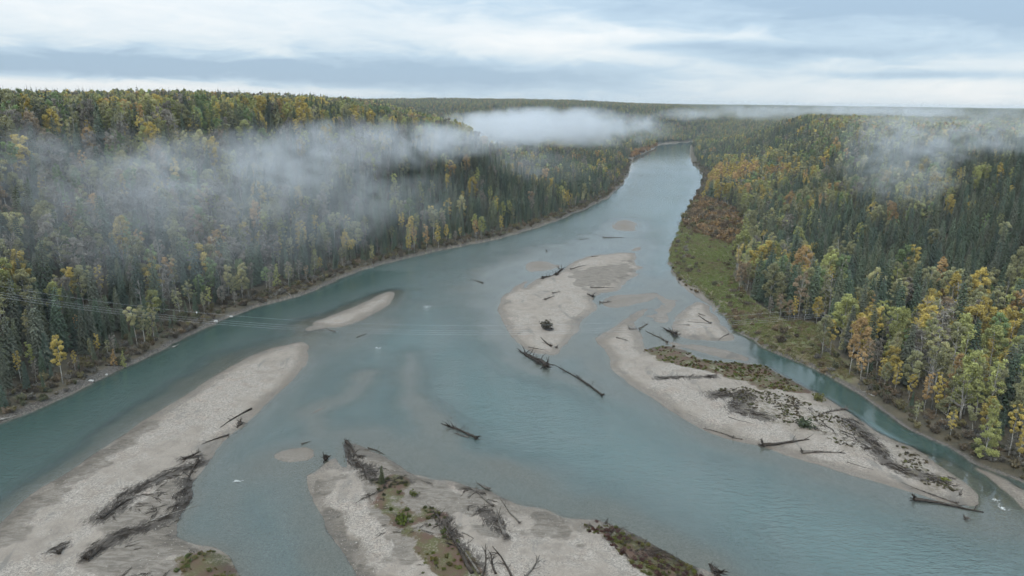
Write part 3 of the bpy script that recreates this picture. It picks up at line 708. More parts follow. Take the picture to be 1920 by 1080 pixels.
def scatter(name, pts, rotz, scl, idx, tint, coll, kind='stuff', label='', tilt=None):
    n = len(pts)
    rot = np.zeros((n, 3)); rot[:, 2] = rotz
    if tilt is not None: rot[:, :2] = tilt
    scl = np.asarray(scl, float)
    if scl.ndim == 1: scl = np.repeat(scl[:, None], 3, 1)
    at = dict(rot=rot, scl=scl, idx=np.asarray(idx, int))
    if tint is not None: at['tint'] = np.asarray(tint)
    me = make_mesh(name, pts, np.zeros((0, 4), int), attrs=at)
    o = link(name, me, kind=kind, label=label)
    g = bpy.data.node_groups.new(name, 'GeometryNodeTree')
    g.interface.new_socket('Geometry', in_out='INPUT', socket_type='NodeSocketGeometry'); g.interface.new_socket('Geometry', in_out='OUTPUT', socket_type='NodeSocketGeometry')
    N = g.nodes; gi = N.new('NodeGroupInput'); go = N.new('NodeGroupOutput')
    ci = N.new('GeometryNodeCollectionInfo'); ci.inputs[0].default_value = coll; ci.inputs[1].default_value = True; ci.inputs[2].default_value = True
    ip = N.new('GeometryNodeInstanceOnPoints'); ip.inputs['Pick Instance'].default_value = True
    def na(nm, ty):
        x = N.new('GeometryNodeInputNamedAttribute'); x.data_type = ty; x.inputs[0].default_value = nm; return x.outputs[0]
    L = g.links
    L.new(gi.outputs[0], ip.inputs['Points']); L.new(ci.outputs[0], ip.inputs['Instance'])
    L.new(na('idx', 'INT'), ip.inputs['Instance Index'])
    er = N.new('FunctionNodeEulerToRotation'); L.new(na('rot', 'FLOAT_VECTOR'), er.inputs[0]); L.new(er.outputs[0], ip.inputs['Rotation'])
    L.new(na('scl', 'FLOAT_VECTOR'), ip.inputs['Scale'])
    L.new(ip.outputs[0], go.inputs[0])
    md = o.modifiers.new('scatter', 'NODES'); md.node_group = g
    return o

# ------------------------------------------------------------------ where trees stand
SP_TINT = np.array([(0.085, 0.112, 0.076), (0.105, 0.128, 0.084), (0.078, 0.102, 0.078), (0.130, 0.140, 0.090), (0.115, 0.122, 0.090)])
BR_TINT = {'golden yellow': (0.45, 0.345, 0.105), 'yellow green': (0.335, 0.33, 0.125), 'olive': (0.275, 0.26, 0.135), 'orange': (0.43, 0.285, 0.13),
           'green': (0.20, 0.25, 0.11), 'russet': (0.29, 0.215, 0.135), 'pale yellow': (0.40, 0.36, 0.18), 'grey brown': (0.24, 0.21, 0.165)}
SP_TINT = SP_TINT * np.array([1.12, 1.15, 1.15]); BR_TINT = {k: (a * 1.12, b * 1.16, c * 1.22) for k, (a, b, c) in BR_TINT.items()}
BR_NAMES = list(BR_TINT); BR_ARR = np.array([BR_TINT[k] for k in BR_NAMES])

def in_view(x, y, deg=39.5):
    return np.abs(np.arctan2(x, y)) < math.radians(deg)

def candidates(r0, r1, sp, seed):
    r = np.random.default_rng(seed)
    gx = np.arange(-r1, r1, sp); gy = np.arange(0, r1, sp)
    X, Y = np.meshgrid(gx, gy); X = X.ravel() + r.uniform(-0.5, 0.5, X.size) * sp * 0.95; Y = Y.ravel() + r.uniform(-0.5, 0.5, Y.size) * sp * 0.95
    d = np.hypot(X, Y); k = (d >= r0) & (d < r1) & in_view(X, Y)
    return X[k], Y[k]

def plant(r0, r1, sp, seed):
    X, Y = candidates(r0, r1, sp, seed)
    z, sr, sb, bi, right, do, dmin, t = terrain(X, Y, True)
    r = np.random.default_rng(seed + 1)
    mead = sdf(X, Y, MEADOW)
    ok = (sr < 0) & (do > np.where(right, 7.0, 5.5) + r.uniform(0, 4, X.size)) & (mead < -1.0)
    # leave out what the brow of a plateau wholly hides from the drone
    X, Y, z, right, do, dmin, t, mead = (a[ok] for a in (X, Y, z, right, do, dmin, t, mead))
    n = len(X); D = np.hypot(X, Y)
    c1 = fbm(X, Y, 70, 3, 71); c2 = fbm(X, Y, 28, 2, 73); px, py, _ = project(np.stack([X, Y, z + 12], -1))
    pb = np.where(right, 0.44, 0.40) + np.where(t > 0.85, 0.18, 0) + 0.75 * c1 + 0.35 * c2
    pb = np.where(right & (px < 1520) & (py < 300) & (py > 225), pb - 0.28, pb)              # dark spruce flank by the bend
    pb = np.where(right & (px > 1420) & (px < 1680) & (py > 430) & (py < 580), pb - 0.30, pb)      # spruce stand behind the meadow
    pb = np.where(right & (py > 560) & (px > 1640), pb + 0.10, pb)
    pb = np.where(~right & (px > 820) & (py > 250), pb - 0.12, pb)
    pb = np.where(~right & (do < 16), pb + 0.05, pb)
    broad = r.random(n) < np.clip(pb, 0.05, 0.93)
    # colours of the broadleaved trees, in drifts
    c3 = fbm(X, Y, 55, 3, 75) + 0.5 * r.normal(0, 0.5, n); c4 = r.random(n)
    ci = np.where(c3 > 0.40, 0, np.where(c3 > 0.05, 1, np.where(c3 > -0.30, 2, np.where(c3 > -0.55, 4, 5))))
    ci = np.where(c4 < 0.035, 3, np.where(c4 < 0.12, 0, np.where(c4 > 0.90, 7, np.where(c4 > 0.84, 6, ci))))
    ci = np.where(right & (py > 380) & (c4 > 0.6) & (c4 < 0.69), 5, ci)
    ci = np.where(~right & (t < 0.8) & (c4 > 0.25) & (c4 < 0.6), np.where(c4 < 0.45, 7, 2), ci)
    ci = np.where(right & (ci == 5) & (c4 < 0.8), 2, ci); ci = np.where(right & (ci == 0) & (py < 560) & (c4 > 0.5), 1, ci)
    gold = right & (((py < 346) & (py > 314) & (px > 1312) & (px < 1405)) | ((py < 334) & (py > 320) & (px >= 1405) & (px < 1500))) & (c4 < 0.8)
    ci = np.where(gold, np.where(c4 < 0.45, 3, 0), ci); broad = np.where(gold, True, broad)
    tint = BR_ARR[ci] * r.uniform(0.75, 1.2, n)[:, None]
    st = SP_TINT[r.integers(0, len(SP_TINT), n)] * r.uniform(0.75, 1.3, n)[:, None]
    tint = np.where(broad[:, None], tint, st)
    h = np.where(broad, r.uniform(14, 25, n), 11 + 19 * r.random(n) ** 1.1) * (1 + 0.18 * c1)
    edge_ = np.clip(do / 22, 0.45, 1); h *= edge_
    return dict(x=X, y=Y, z=z, h=h, broad=broad, tint=tint, ci=ci, right=right, do=do, t=t, D=D, rot=r.uniform(0, 6.28, n), n=n, mead=mead)

near = plant(110, 760, 5.5, 81)
mid = plant(760, 1650, 6.0, 83)
# the trees that show largest: a coarse depth sort over the picture
P3 = np.stack([near['x'], near['y'], near['z']], -1)
bx, by, bw = project(P3); tx, ty, _ = project(P3 + np.array([0, 0, 1.0]) * near['h'][:, None])
cov = np.zeros((135, 240), bool); vis = np.zeros(near['n'])
for i in np.argsort(near['D']):
    w = FPX / bw[i] * np.where(near['broad'][i], 2.2, 1.7)
    x0, x1 = int((tx[i] - w) / 8), int((tx[i] + w) / 8) + 1; y0, y1 = int(ty[i] / 8), int(by[i] / 8) + 1
    x0, x1, y0, y1 = max(x0, 0), min(x1, 240), max(y0, 0), min(y1, 135)
    if x1 <= x0 or y1 <= y0: continue
    s = cov[y0:y1, x0:x1]
    vis[i] = (~s).sum() * (near['h'][i] * FPX / bw[i])
    if not near['broad'][i] or True: s[(y1 - y0) // 4:, :] = True
near['vis'] = vis
# ------------------------------------------------------------------ trees one by one
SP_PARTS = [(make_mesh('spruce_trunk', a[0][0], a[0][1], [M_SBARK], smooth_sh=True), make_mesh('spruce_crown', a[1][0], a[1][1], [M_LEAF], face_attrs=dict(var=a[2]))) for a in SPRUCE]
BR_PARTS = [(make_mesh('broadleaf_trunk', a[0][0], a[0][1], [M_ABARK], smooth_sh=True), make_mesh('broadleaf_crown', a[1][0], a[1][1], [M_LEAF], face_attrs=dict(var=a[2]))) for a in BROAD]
DD_PARTS = [(make_mesh('bare_trunk', a[0][0], a[0][1], [M_DEADB], smooth_sh=True), make_mesh('bare_branches', a[1][0], a[1][1], [M_DEADB])) for a in BARE]
SH_PARTS = [(make_mesh('shrub_stems', a[0][0], a[0][1], [M_SBARK], smooth_sh=True), make_mesh('shrub_leaves', a[1][0], a[1][1], [M_LEAF], face_attrs=dict(var=a[2]))) for a in SHRUB]

def tree(name, loc, parts, sc, rz, tint, label, group=None, cat='tree', names=('trunk', 'crown'), tilt=(0, 0)):
    e = bpy.data.objects.new(name, None); COL.objects.link(e); e.empty_display_size = 0.5
    e.location = loc; e.rotation_euler = (tilt[0], tilt[1], rz); e.scale = sc if hasattr(sc, '__len__') else (sc, sc, sc)
    e['label'] = label; e['category'] = cat
    if group: e['group'] = group
    for nm, me in zip(names, parts):
        o = bpy.data.objects.new(nm, me); COL.objects.link(o); o.parent = e
        if tint is not None: o['tint'] = [float(c) for c in tint]
    return e

# trees that stand out in the photograph: top pixel x, base or top pixel, height, shape, colour, label
used_xy = []
def hand(px, py, h, shape, col, label, top=False, width=1.0, name='aspen_tree', group=None):
    p = hit(px, py, h * 0.9 if top else 0.0)
    if top:
        q = p
    used_xy.append((p[0], p[1], 2.6))
    sc = h / 18.0
    t = np.array(BR_TINT[col]) * rng.uniform(0.9, 1.15)
    tree(name, (p[0], p[1], p[2] - 0.15), BR_PARTS[shape], (sc * width, sc * width, sc), rng.uniform(0, 6.28), t, label, group)
HAND = [
 (118, 720, 19, 1, 'golden yellow', 'tall yellow aspen with long white trunk at the water on the left bank'),
 (258, 652, 17, 5, 'pale yellow', 'white trunked birch with pale crown, left one of three by the power cables'),
 (272, 648, 18, 1, 'olive', 'white trunked birch with olive crown, middle one of three by the power cables'),
 (290, 642, 16, 6, 'pale yellow', 'slim white trunked birch, right one of three by the power cables'),
 (14, 590, 20, 2, 'golden yellow', 'big golden tree at the left edge of the picture'),
 (44, 570, 22, 0, 'golden yellow', 'golden crowned tree beside the big golden tree at the left edge'),
 (45, 505, 24, 5, 'pale yellow', 'pale domed tree high above the golden trees at the left edge'),
 (110, 610, 18, 0, 'yellow green', 'yellow green tree on the slope left of the orange bush'),
 (150, 640, 11, 1, 'orange', 'small orange tree above the tall yellow aspen'),
 (185, 665, 9, 3, 'golden yellow', 'short yellow tree on the left bank under the cables'),
 (215, 690, 7, 4, 'orange', 'short orange sapling close to the left waterline'),
 (232, 690, 7, 4, 'yellow green', 'short yellow green sapling close to the left waterline'),
 (40, 720, 12, 6, 'golden yellow', 'thin yellow tree near the bottom of the left forest'),
 (62, 700, 12, 3, 'yellow green', 'narrow green yellow tree in the lower left forest'),
 (190, 560, 15, 3, 'golden yellow', 'narrow golden tree amid grey trees on the left slope'),
 (430, 560, 17, 0, 'pale yellow', 'pale yellow tree in mist behind the cable post'),
 (455, 560, 18, 2, 'pale yellow', 'broad pale yellow tree in mist above the left bank'),
 (520, 540, 13, 4, 'yellow green', 'yellow green tree leaning near fallen trunks on the left bank'),
 (698, 497, 13, 3, 'pale yellow', 'lone pale yellow tree at the water opposite the small spit'),
 (767, 480, 15, 3, 'golden yellow', 'golden tree at the water, leftmost of a yellow row'),
 (777, 475, 18, 6, 'orange', 'slim orange tree, second of the yellow row at the left bank'),
 (800, 472, 19, 3, 'orange', 'orange tree, third of the yellow row at the left bank'),
 (822, 467, 18, 3, 'golden yellow', 'golden tree, last of the yellow row at the left bank'),
 (893, 452, 16, 1, 'orange', 'orange tree beside a bright green yellow one on the left bank'),
 (903, 449, 17, 0, 'yellow green', 'bright green yellow tree at the left bank upstream'),
 (940, 437, 14, 3, 'golden yellow', 'small golden tree at the left bank before the bend'),
 (1605, 690, 21, 0, 'orange', 'tall orange tree by the slough with pale trunk'),
 (1592, 705, 17, 1, 'orange', 'orange tree left of the tall orange one by the slough'),
 (1625, 712, 16, 1, 'russet', 'rusty orange tree right of the tall orange one by the slough'),
 (1612, 718, 13, 7, 'orange', 'thin leaved orange tree in front of the tall orange one'),
 (1845, 862, 19, 4, 'yellow green', 'bright yellow cone shaped tree low on the right bank'),
 (1890, 858, 17, 6, 'golden yellow', 'slim golden tree right of the bright yellow cone shaped one'),
 (1908, 872, 13, 3, 'golden yellow', 'small golden tree at the right edge of the picture'),
 (1800, 790, 24, 2, 'yellow green', 'tall yellow tree behind the bright cone shaped one'),
 (1848, 800, 23, 3, 'yellow green', 'narrow tall yellow tree between the tall yellow and the green one'),
 (1905, 790, 23, 0, 'green', 'tall green tree at the right edge'),
 (1860, 690, 22, 2, 'green', 'big light green round tree on the right terrace'),
 (1815, 680, 24, 0, 'golden yellow', 'tall yellow orange tree left of the big green round one'),
 (1650, 722, 11, 3, 'golden yellow', 'short golden tree, first of the row along the slough'),
 (1676, 742, 13, 3, 'golden yellow', 'golden tree, second of the row along the slough'),
 (1702, 755, 11, 1, 'golden yellow', 'small golden tree, third of the row along the slough'),
 (1732, 772, 14, 3, 'orange', 'orange tinted tree, fourth of the row along the slough'),
 (1754, 778, 15, 3, 'golden yellow', 'golden tree, fifth of the row along the slough'),
 (1780, 825, 10, 7, 'golden yellow', 'thin golden sapling left of the bright yellow cone shaped tree'),
 (1715, 800, 9, 7, 'olive', 'scraggly olive sapling at the slough edge'),
 (1540, 672, 18, 0, 'olive', 'olive gold tree at the end of the meadow'),
 (1556, 668, 16, 1, 'golden yellow', 'yellow tree with slim white trunk at the end of the meadow'),
 (1530, 610, 14, 0, 'golden yellow', 'golden round tree behind the meadow'),
 (1552, 600, 16, 2, 'yellow green', 'yellow green tree behind the golden round one at the meadow'),
 (1508, 604, 13, 3, 'olive', 'olive tree at the back of the meadow'),
 (1488, 605, 13, 3, 'golden yellow', 'yellow tree at the back of the meadow beside brown ones'),
 (1462, 600, 13, 1, 'russet', 'brown orange tree at the back of the meadow'),
 (1478, 604, 11, 0, 'russet', 'low brown tree at the back of the meadow'),
 (1443, 598, 11, 1, 'grey brown', 'greyish brown tree behind the meadow corner'),
 (1550, 575, 21, 6, 'golden yellow', 'slim bright golden tree rising from the dark spruces'),
 (1500, 560, 19, 1, 'golden yellow', 'golden crown among dark spruces above the meadow'),
 (1477, 555, 18, 6, 'orange', 'slim orange crown among dark spruces above the meadow'),
 (1597, 610, 16, 4, 'golden yellow', 'golden pointed tree right of the meadow in the spruces'),
 (1385, 548, 17, 0, 'russet', 'rusty brown tree at the forest corner above the meadow'),
 (1398, 545, 16, 2, 'russet', 'wide rusty brown tree beside the forest corner of the meadow'),
 (1720, 700, 17, 0, 'pale yellow', 'straw coloured tree in the middle of the right forest'),
 (1770, 640, 19, 2, 'russet', 'wide tawny tree in the right forest'),
 (1740, 620, 18, 2, 'olive', 'wide olive tree in the right forest'),
]
for a in HAND: hand(*a)
used_xy = np.array(used_xy)
d2 = np.min((near['x'][:, None] - used_xy[None, :, 0]) ** 2 + (near['y'][:, None] - used_xy[None, :, 1]) ** 2, 1)
free = d2 > 2.6 ** 2
# keep the view onto the hand placed trees open: nothing random between them and the water
def sub(d, k): return {a: (b[k] if isinstance(b, np.ndarray) else b) for a, b in d.items()}
near = sub(near, free); near['n'] = int(free.sum())

def where_word(i):
    r_, do, t, y, x = near['right'][i], near['do'][i], near['t'][i], near['y'][i], near['x'][i]
    px, py, _ = project(np.array([x, y, near['z'][i]]))
    if r_:
        if do < 20: z = 'in front row by slough'
        elif near['mead'][i] > -22: z = 'at meadow forest edge'
        elif t < 0.35: z = 'low on right bank'
        else: z = 'on right slope'
        s = 'near right edge' if px > 1780 else 'behind the golden row' if px > 1640 else 'behind the orange tree' if px > 1560 else 'above the meadow' if px > 1400 else 'towards the bend'
    else:
        if do < 18: z = 'in front row of left bank'
        elif t < 0.5: z = 'low on left slope'
        elif t < 0.9: z = 'high on left slope'
        else: z = 'on left plateau rim'
        s = 'by left edge' if px < 110 else 'around the cables' if px < 400 else 'downstream of the spit' if px < 620 else 'opposite the spit' if px < 760 else 'opposite the island' if px < 950 else 'towards the bend'
    return z, s

def height_word(h): return 'tall' if h > 17.5 else 'short' if h < 11 else 'middling'
order = np.argsort(-near['vis'])
sp_i = [i for i in order if not near['broad'][i] and near['vis'][i] > 0][:300]
left_n = 300 - len(HAND)
br_i = [i for i in order if near['broad'][i] and near['vis'][i] > 0][:left_n + 40]
bare_i = br_i[5::7][:40]; br_i = [i for i in br_i if i not in set(bare_i)][:left_n]
SHAPE_W = ['dense ', '', 'broad ', 'narrow ', 'cone shaped ', 'high crowned ', 'slim ', 'thin leaved ']
SPW = ['', 'broad ', 'narrow ', 'wide skirted ', 'high skirted ', 'spindly ']
TONE = ['green', 'mid-green', 'dark', 'olive', 'dull']
taken = np.zeros(near['n'], bool)
rows = []
for i in sp_i:
    k = int(rng.integers(0, 6)); z, s = where_word(i); tn = TONE[int(np.argmin(((SP_TINT - near['tint'][i]) ** 2).sum(1)))]
    rows.append([i, 'spruce_tree', SP_PARTS[k], near['h'][i] / 20, rng.uniform(0.85, 1.2), f"{height_word(near['h'][i])} {SPW[k]}{tn} spruce {z} {s}", 'spruces ' + z, 0.02])
for i in br_i:
    k = int(rng.choice(8, p=[0.2, 0.16, 0.16, 0.14, 0.06, 0.12, 0.08, 0.08])); z, s = where_word(i)
    rows.append([i, 'aspen_tree', BR_PARTS[k], near['h'][i] / 18, rng.uniform(0.85, 1.2), f"{height_word(near['h'][i])} {SHAPE_W[k]}{BR_NAMES[near['ci'][i]]} tree {z} {s}", 'broadleaved trees ' + z, 0.03])
for i in bare_i:
    k = int(rng.integers(0, 3)); z, s = where_word(i)
    rows.append([i, 'bare_tree', DD_PARTS[k], near['h'][i] / 15, 1.0, f"{height_word(near['h'][i])} leafless grey tree {z} {s}", 'bare trees ' + z, 0.05])
# look-alikes are told apart by their order in the picture
same = {}
for q in rows: same.setdefault(q[5], []).append(q)
ORD = ['first', 'second', 'third', 'fourth', 'fifth', 'sixth', 'seventh', 'eighth', 'ninth', 'tenth', 'eleventh', 'twelfth']
for lab, qs in same.items():
    if len(qs) < 2: continue
    qs.sort(key=lambda q: near['x'][q[0]] / near['y'][q[0]])
    wd_ = ['left one', 'right one'] if len(qs) == 2 else ['left one', 'middle one', 'right one'] if len(qs) == 3 else [w + ' from left' for w in ORD]
    for q, w in zip(qs, wd_): q[5] = f'{lab}, {w}'
for i, nm, pr, sc, wd, lab, grp, tl in rows:
    taken[i] = True
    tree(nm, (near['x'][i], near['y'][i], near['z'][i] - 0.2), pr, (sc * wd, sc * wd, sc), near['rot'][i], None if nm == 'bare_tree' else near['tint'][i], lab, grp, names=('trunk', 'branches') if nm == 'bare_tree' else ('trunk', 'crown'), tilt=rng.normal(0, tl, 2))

# ------------------------------------------------------------------ the rest of the forest
C_SP = proto_collection('spruce_models', [proto_mesh('spruce_model', s, M_SBARK) for s in SPRUCE])
C_BR = proto_collection('broadleaf_models', [proto_mesh('broadleaf_model', s, M_ABARK) for s in BROAD])
C_SPL = proto_collection('far_spruce_models', [proto_mesh('far_spruce_model', s, M_SBARK) for s in SPRUCE_L])
C_BRL = proto_collection('far_broadleaf_models', [proto_mesh('far_broadleaf_model', s, M_ABARK) for s in BROAD_L])
def forest(name, d, k, coll, nproto, base, label, probs=None):
    n = int(k.sum()); r = np.random.default_rng(n)
    s = d['h'][k] / base; wd = r.uniform(0.85, 1.2, n) if base == 20 else r.uniform(0.85, 1.25, n)
    scatter(name, np.stack([d['x'][k], d['y'][k], d['z'][k] - 0.2], -1), d['rot'][k], np.stack([s * wd, s * wd, s], -1), r.choice(nproto, n, p=probs), d['tint'][k], coll, label=label, tilt=r.normal(0, 0.02, (n, 2)))
PB = [0.2, 0.16, 0.16, 0.14, 0.06, 0.12, 0.08, 0.08]
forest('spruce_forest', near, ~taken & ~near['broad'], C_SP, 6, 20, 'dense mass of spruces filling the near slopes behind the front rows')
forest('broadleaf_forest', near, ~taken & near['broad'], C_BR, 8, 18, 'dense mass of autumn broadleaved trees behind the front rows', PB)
forest('far_spruce_forest', mid, ~mid['broad'], C_SPL, 3, 20, 'distant spruces covering the hills towards the bend')
forest('far_broadleaf_forest', mid, mid['broad'], C_BRL, 4, 18, 'distant yellow and olive broadleaved woods on the hills')
# beyond: patches of woodland
def patch_mesh(seed, size, nt_, nq, qs):
    r = np.random.default_rng(seed); parts = []; col = []; var = []
    for _ in range(nt_):
        o = np.append(r.uniform(-size / 2, size / 2, 2), 0)
        if r.random() < 0.76:
            _, c, v = spruce_shape(int(r.integers(1e6)), r.uniform(13, 22), r.uniform(1.8, 2.6), nq, qs, 0.1); t = SP_TINT[r.integers(0, 5)] * r.uniform(0.6, 1.0)
        else:
            _, c, v = broad_shape(int(r.integers(1e6)), r.uniform(12, 18), r.uniform(2.4, 3.4), 0.3, 7, nq, qs * 0.9); t = BR_ARR[r.choice(8, p=[.12, .26, .28, .06, .12, .06, .05, .05])] * r.uniform(0.6, 0.95)
        parts.append((c[0] + o, c[1])); col += [t] * len(c[1]); var.append(v)
    V, Fq = merge(parts)
    return make_mesh('wood_patch', V, Fq, [M_FAR], face_attrs=dict(var=np.concatenate(var), tcol=np.array(col)))
C_P1 = proto_collection('wood_patch_models', [patch_mesh(700 + i, 31, 26, 44, 1.15) for i in range(6)])
C_P2 = proto_collection('wide_wood_patch_models', [patch_mesh(720 + i, 72, 80, 18, 2.0) for i in range(5)])
for nm, r0, r1, sp, coll, npz, lab in (('distant_woodland', 1650, 4000, 29, C_P1, 6, 'far off woods on the ridge beyond the bend'), ('horizon_woodland', 4000, 11000, 68, C_P2, 5, 'woods along the horizon')):
    X, Y = candidates(r0, r1, sp, 91); z, sr, *_ = terrain(X, Y, True); k = sr < -12
    X, Y, z = X[k], Y[k], z[k]; r = np.random.default_rng(5)
    scatter(nm, np.stack([X, Y, z - 0.5], -1), r.integers(0, 4, len(X)) * math.pi / 2, r.uniform(0.85, 1.1, len(X)), r.integers(0, npz, len(X)), None, coll, label=lab)
print('TREES', near['n'], mid['n'], len(sp_i), len(br_i))
# ------------------------------------------------------------------ low growth
C_SH = proto_collection('shrub_models', [proto_mesh('shrub_model', s, M_SBARK) for s in SHRUB])
def in_poly_pts(P, dens, seed):
    r = np.random.default_rng(seed); P = np.asarray(P); lo, hi = P.min(0), P.max(0)
    n = int((hi - lo).prod() * dens); X = r.uniform(lo[0], hi[0], n); Y = r.uniform(lo[1], hi[1], n)
    k = sdf(X, Y, P) > 0; return X[k], Y[k]
def shrubs(name, X, Y, smin, smax, tints, label, protos=(0, 1, 2, 3), minz=0.05, flat=1.0):
    z, sr, sb, *_ = terrain(X, Y, True); k = z > minz; X, Y, z = X[k], Y[k], z[k]; n = len(X)
    r = np.random.default_rng(n + 3); T = np.array(tints)[r.integers(0, len(tints), n)] * r.uniform(0.7, 1.25, n)[:, None]
    s = r.uniform(smin, smax, n)
    return scatter(name, np.stack([X, Y, z - 0.05], -1), r.uniform(0, 6.28, n), np.stack([s, s, s * flat], -1), np.array(protos)[r.integers(0, len(protos), n)], T, C_SH, label=label)
BRUSH = [(0.14, 0.115, 0.085), (0.17, 0.14, 0.09), (0.19, 0.165, 0.085), (0.12, 0.12, 0.07), (0.20, 0.15, 0.10), (0.18, 0.165, 0.14)]
X, Y = candidates(110, 1300, 2.1, 301)
_, sr_, _, _, ri_, do_, _, _ = terrain(X, Y, True)
k = (sr_ < 0) & (do_ > np.where(ri_, 1.2, 1.9) + 1.6 * fbm(X, Y, 12, 2, 303)) & (do_ < np.where(ri_, 15, 15)) & (rng.random(len(X)) < np.interp(np.hypot(X, Y), [0, 500, 1300], [0.75, 0.5, 0.35]))
k &= ~((sdf(X, Y, MEADOW) > -2) & (rng.random(len(X)) < 0.9))
shrubs('bank_undergrowth', X[k], Y[k], 0.45, 1.35, BRUSH, 'brown and olive brush along the foot of the forest on both banks')
RUSSET = [(0.26, 0.17, 0.09), (0.22, 0.155, 0.095), (0.17, 0.13, 0.085), (0.29, 0.19, 0.09), (0.17, 0.155, 0.075), (0.14, 0.12, 0.085)]
X, Y = in_poly_pts(px2w([(1277, 425), (1285, 400), (1296, 383), (1315, 375), (1370, 385), (1400, 410), (1402, 445), (1385, 470), (1350, 455), (1300, 440)]), 0.07, 305)
shrubs('willow_scrub', X, Y, 0.7, 2.6, RUSSET, 'rusty orange willow scrub on the right bank above the meadow')
X, Y = in_poly_pts(px2w([(1150, 286), (1185, 298), (1205, 289), (1230, 279), (1232, 272), (1215, 268), (1165, 270)]), 0.012, 307)
shrubs('far_willow_scrub', X, Y, 2.0, 3.6, [(0.33, 0.19, 0.08), (0.29, 0.175, 0.09)], 'orange willow scrub on the far left bank at the bend')
# meadow: tussocks, bushes, grass
X, Y = in_poly_pts(MEADOW, 0.05, 309); k = fbm(X, Y, 16, 3, 310) > -0.05
shrubs('meadow_brush', X[k], Y[k], 0.3, 0.9, [(0.20, 0.17, 0.09), (0.17, 0.19, 0.075), (0.23, 0.17, 0.10), (0.19, 0.15, 0.10)], 'low brown and green brush over the meadow', flat=0.8)
X, Y = in_poly_pts(MEADOW, 0.022, 315); k = (fbm(X, Y, 22, 3, 316) > 0.08) | (np.abs(sdf(X, Y, MEADOW)) < 4)
shrubs('meadow_thicket', X[k], Y[k], 0.6, 1.5, [(0.17, 0.135, 0.085), (0.15, 0.14, 0.07), (0.20, 0.15, 0.09), (0.13, 0.105, 0.075)], 'brown and olive thickets along the edges of the meadow', flat=0.9)
def grass_model(seed):
    r = np.random.default_rng(seed); n = 34
    b = r.normal(0, 0.32, (n, 3)); b[:, 2] = 0; t = b + np.concatenate([r.normal(0, 0.22, (n, 2)), r.uniform(0.25, 0.6, (n, 1))], 1)
    s = rdir(r, n) * 0.05; s[:, 2] = 0
    V = np.stack([b - s, b + s, t + s * 0.3, t - s * 0.3], 1).reshape(-1, 3)
    return make_mesh('grass_model', V, np.arange(4 * n).reshape(n, 4), [M_LEAF], face_attrs=dict(var=np.clip(r.normal(0.45, 0.2, n), 0, 1)))
C_GR = proto_collection('grass_models', [grass_model(i) for i in range(4)])
X, Y = in_poly_pts(MEADOW, 0.9, 311); z = terrain(X, Y); k = z > 0.15; X, Y, z = X[k], Y[k], z[k]
GT = np.array([(0.195, 0.225, 0.08), (0.21, 0.20, 0.09), (0.23, 0.20, 0.105), (0.245, 0.185, 0.11)])
gi_ = np.clip((fbm(X, Y, 30, 3, 313) + 0.3 + rng.normal(0, 0.25, len(X))) * 3, 0, 3).astype(int)
scatter('grass', np.stack([X, Y, z], -1), rng.uniform(0, 6.28, len(X)), rng.uniform(0.8, 1.8, len(X)), rng.integers(0, 4, len(X)), GT[gi_] * rng.uniform(0.8, 1.2, len(X))[:, None], C_GR, label='green and straw coloured grass of the riverside meadow')
# growth on the bars
VT = [[(0.12, 0.115, 0.035), (0.13, 0.075, 0.045), (0.11, 0.14, 0.04), (0.10, 0.07, 0.045)], [(0.10, 0.105, 0.03), (0.10, 0.055, 0.045), (0.085, 0.05, 0.045), (0.12, 0.11, 0.04)],
      [(0.14, 0.13, 0.05), (0.14, 0.10, 0.05), (0.10, 0.12, 0.04)], [(0.06, 0.06, 0.04), (0.08, 0.08, 0.03)], [(0.12, 0.105, 0.035), (0.10, 0.11, 0.03)], [(0.08, 0.10, 0.03), (0.09, 0.10, 0.035)], [(0.09, 0.085, 0.035), (0.07, 0.08, 0.03)]]
VL = ['mossy brown and green growth at the head of the right bar', 'red brown and moss green growth on the bottom middle bar by the main channel', 'yellow green growth at the bottom end of the left bar',
      'dark brush at the point of the bottom middle bar', 'olive moss in the hollow of the bottom middle bar', 'green weed clump on the bottom middle bar', 'green weeds beside the big fallen trunk']
for i, P in enumerate(VEG):
    X, Y = in_poly_pts(P, [0.9, 1.2, 1.4, 0.5, 0.5, 1.0, 0.5][i], 320 + i)
    k = rng.random(len(X)) < np.clip(0.55 + 1.2 * fbm(X, Y, 6, 3, 330 + i), 0, 1)
    shrubs('ground_cover', X[k], Y[k], 0.18, 0.5, VT[i], VL[i], flat=0.65)
for i, P in enumerate(SCRUB):
    X, Y = in_poly_pts(P, 0.9, 340 + i); k = fbm(X, Y, 5, 3, 342) > 0.02
    shrubs('dry_brush', X[k], Y[k], 0.15, 0.42, [(0.13, 0.105, 0.07), (0.11, 0.095, 0.055), (0.09, 0.075, 0.055), (0.12, 0.12, 0.05)], ('sparse dry brush over the middle of the right bar', 'sparse dry brush at the lower end of the right bar')[i], flat=0.6)
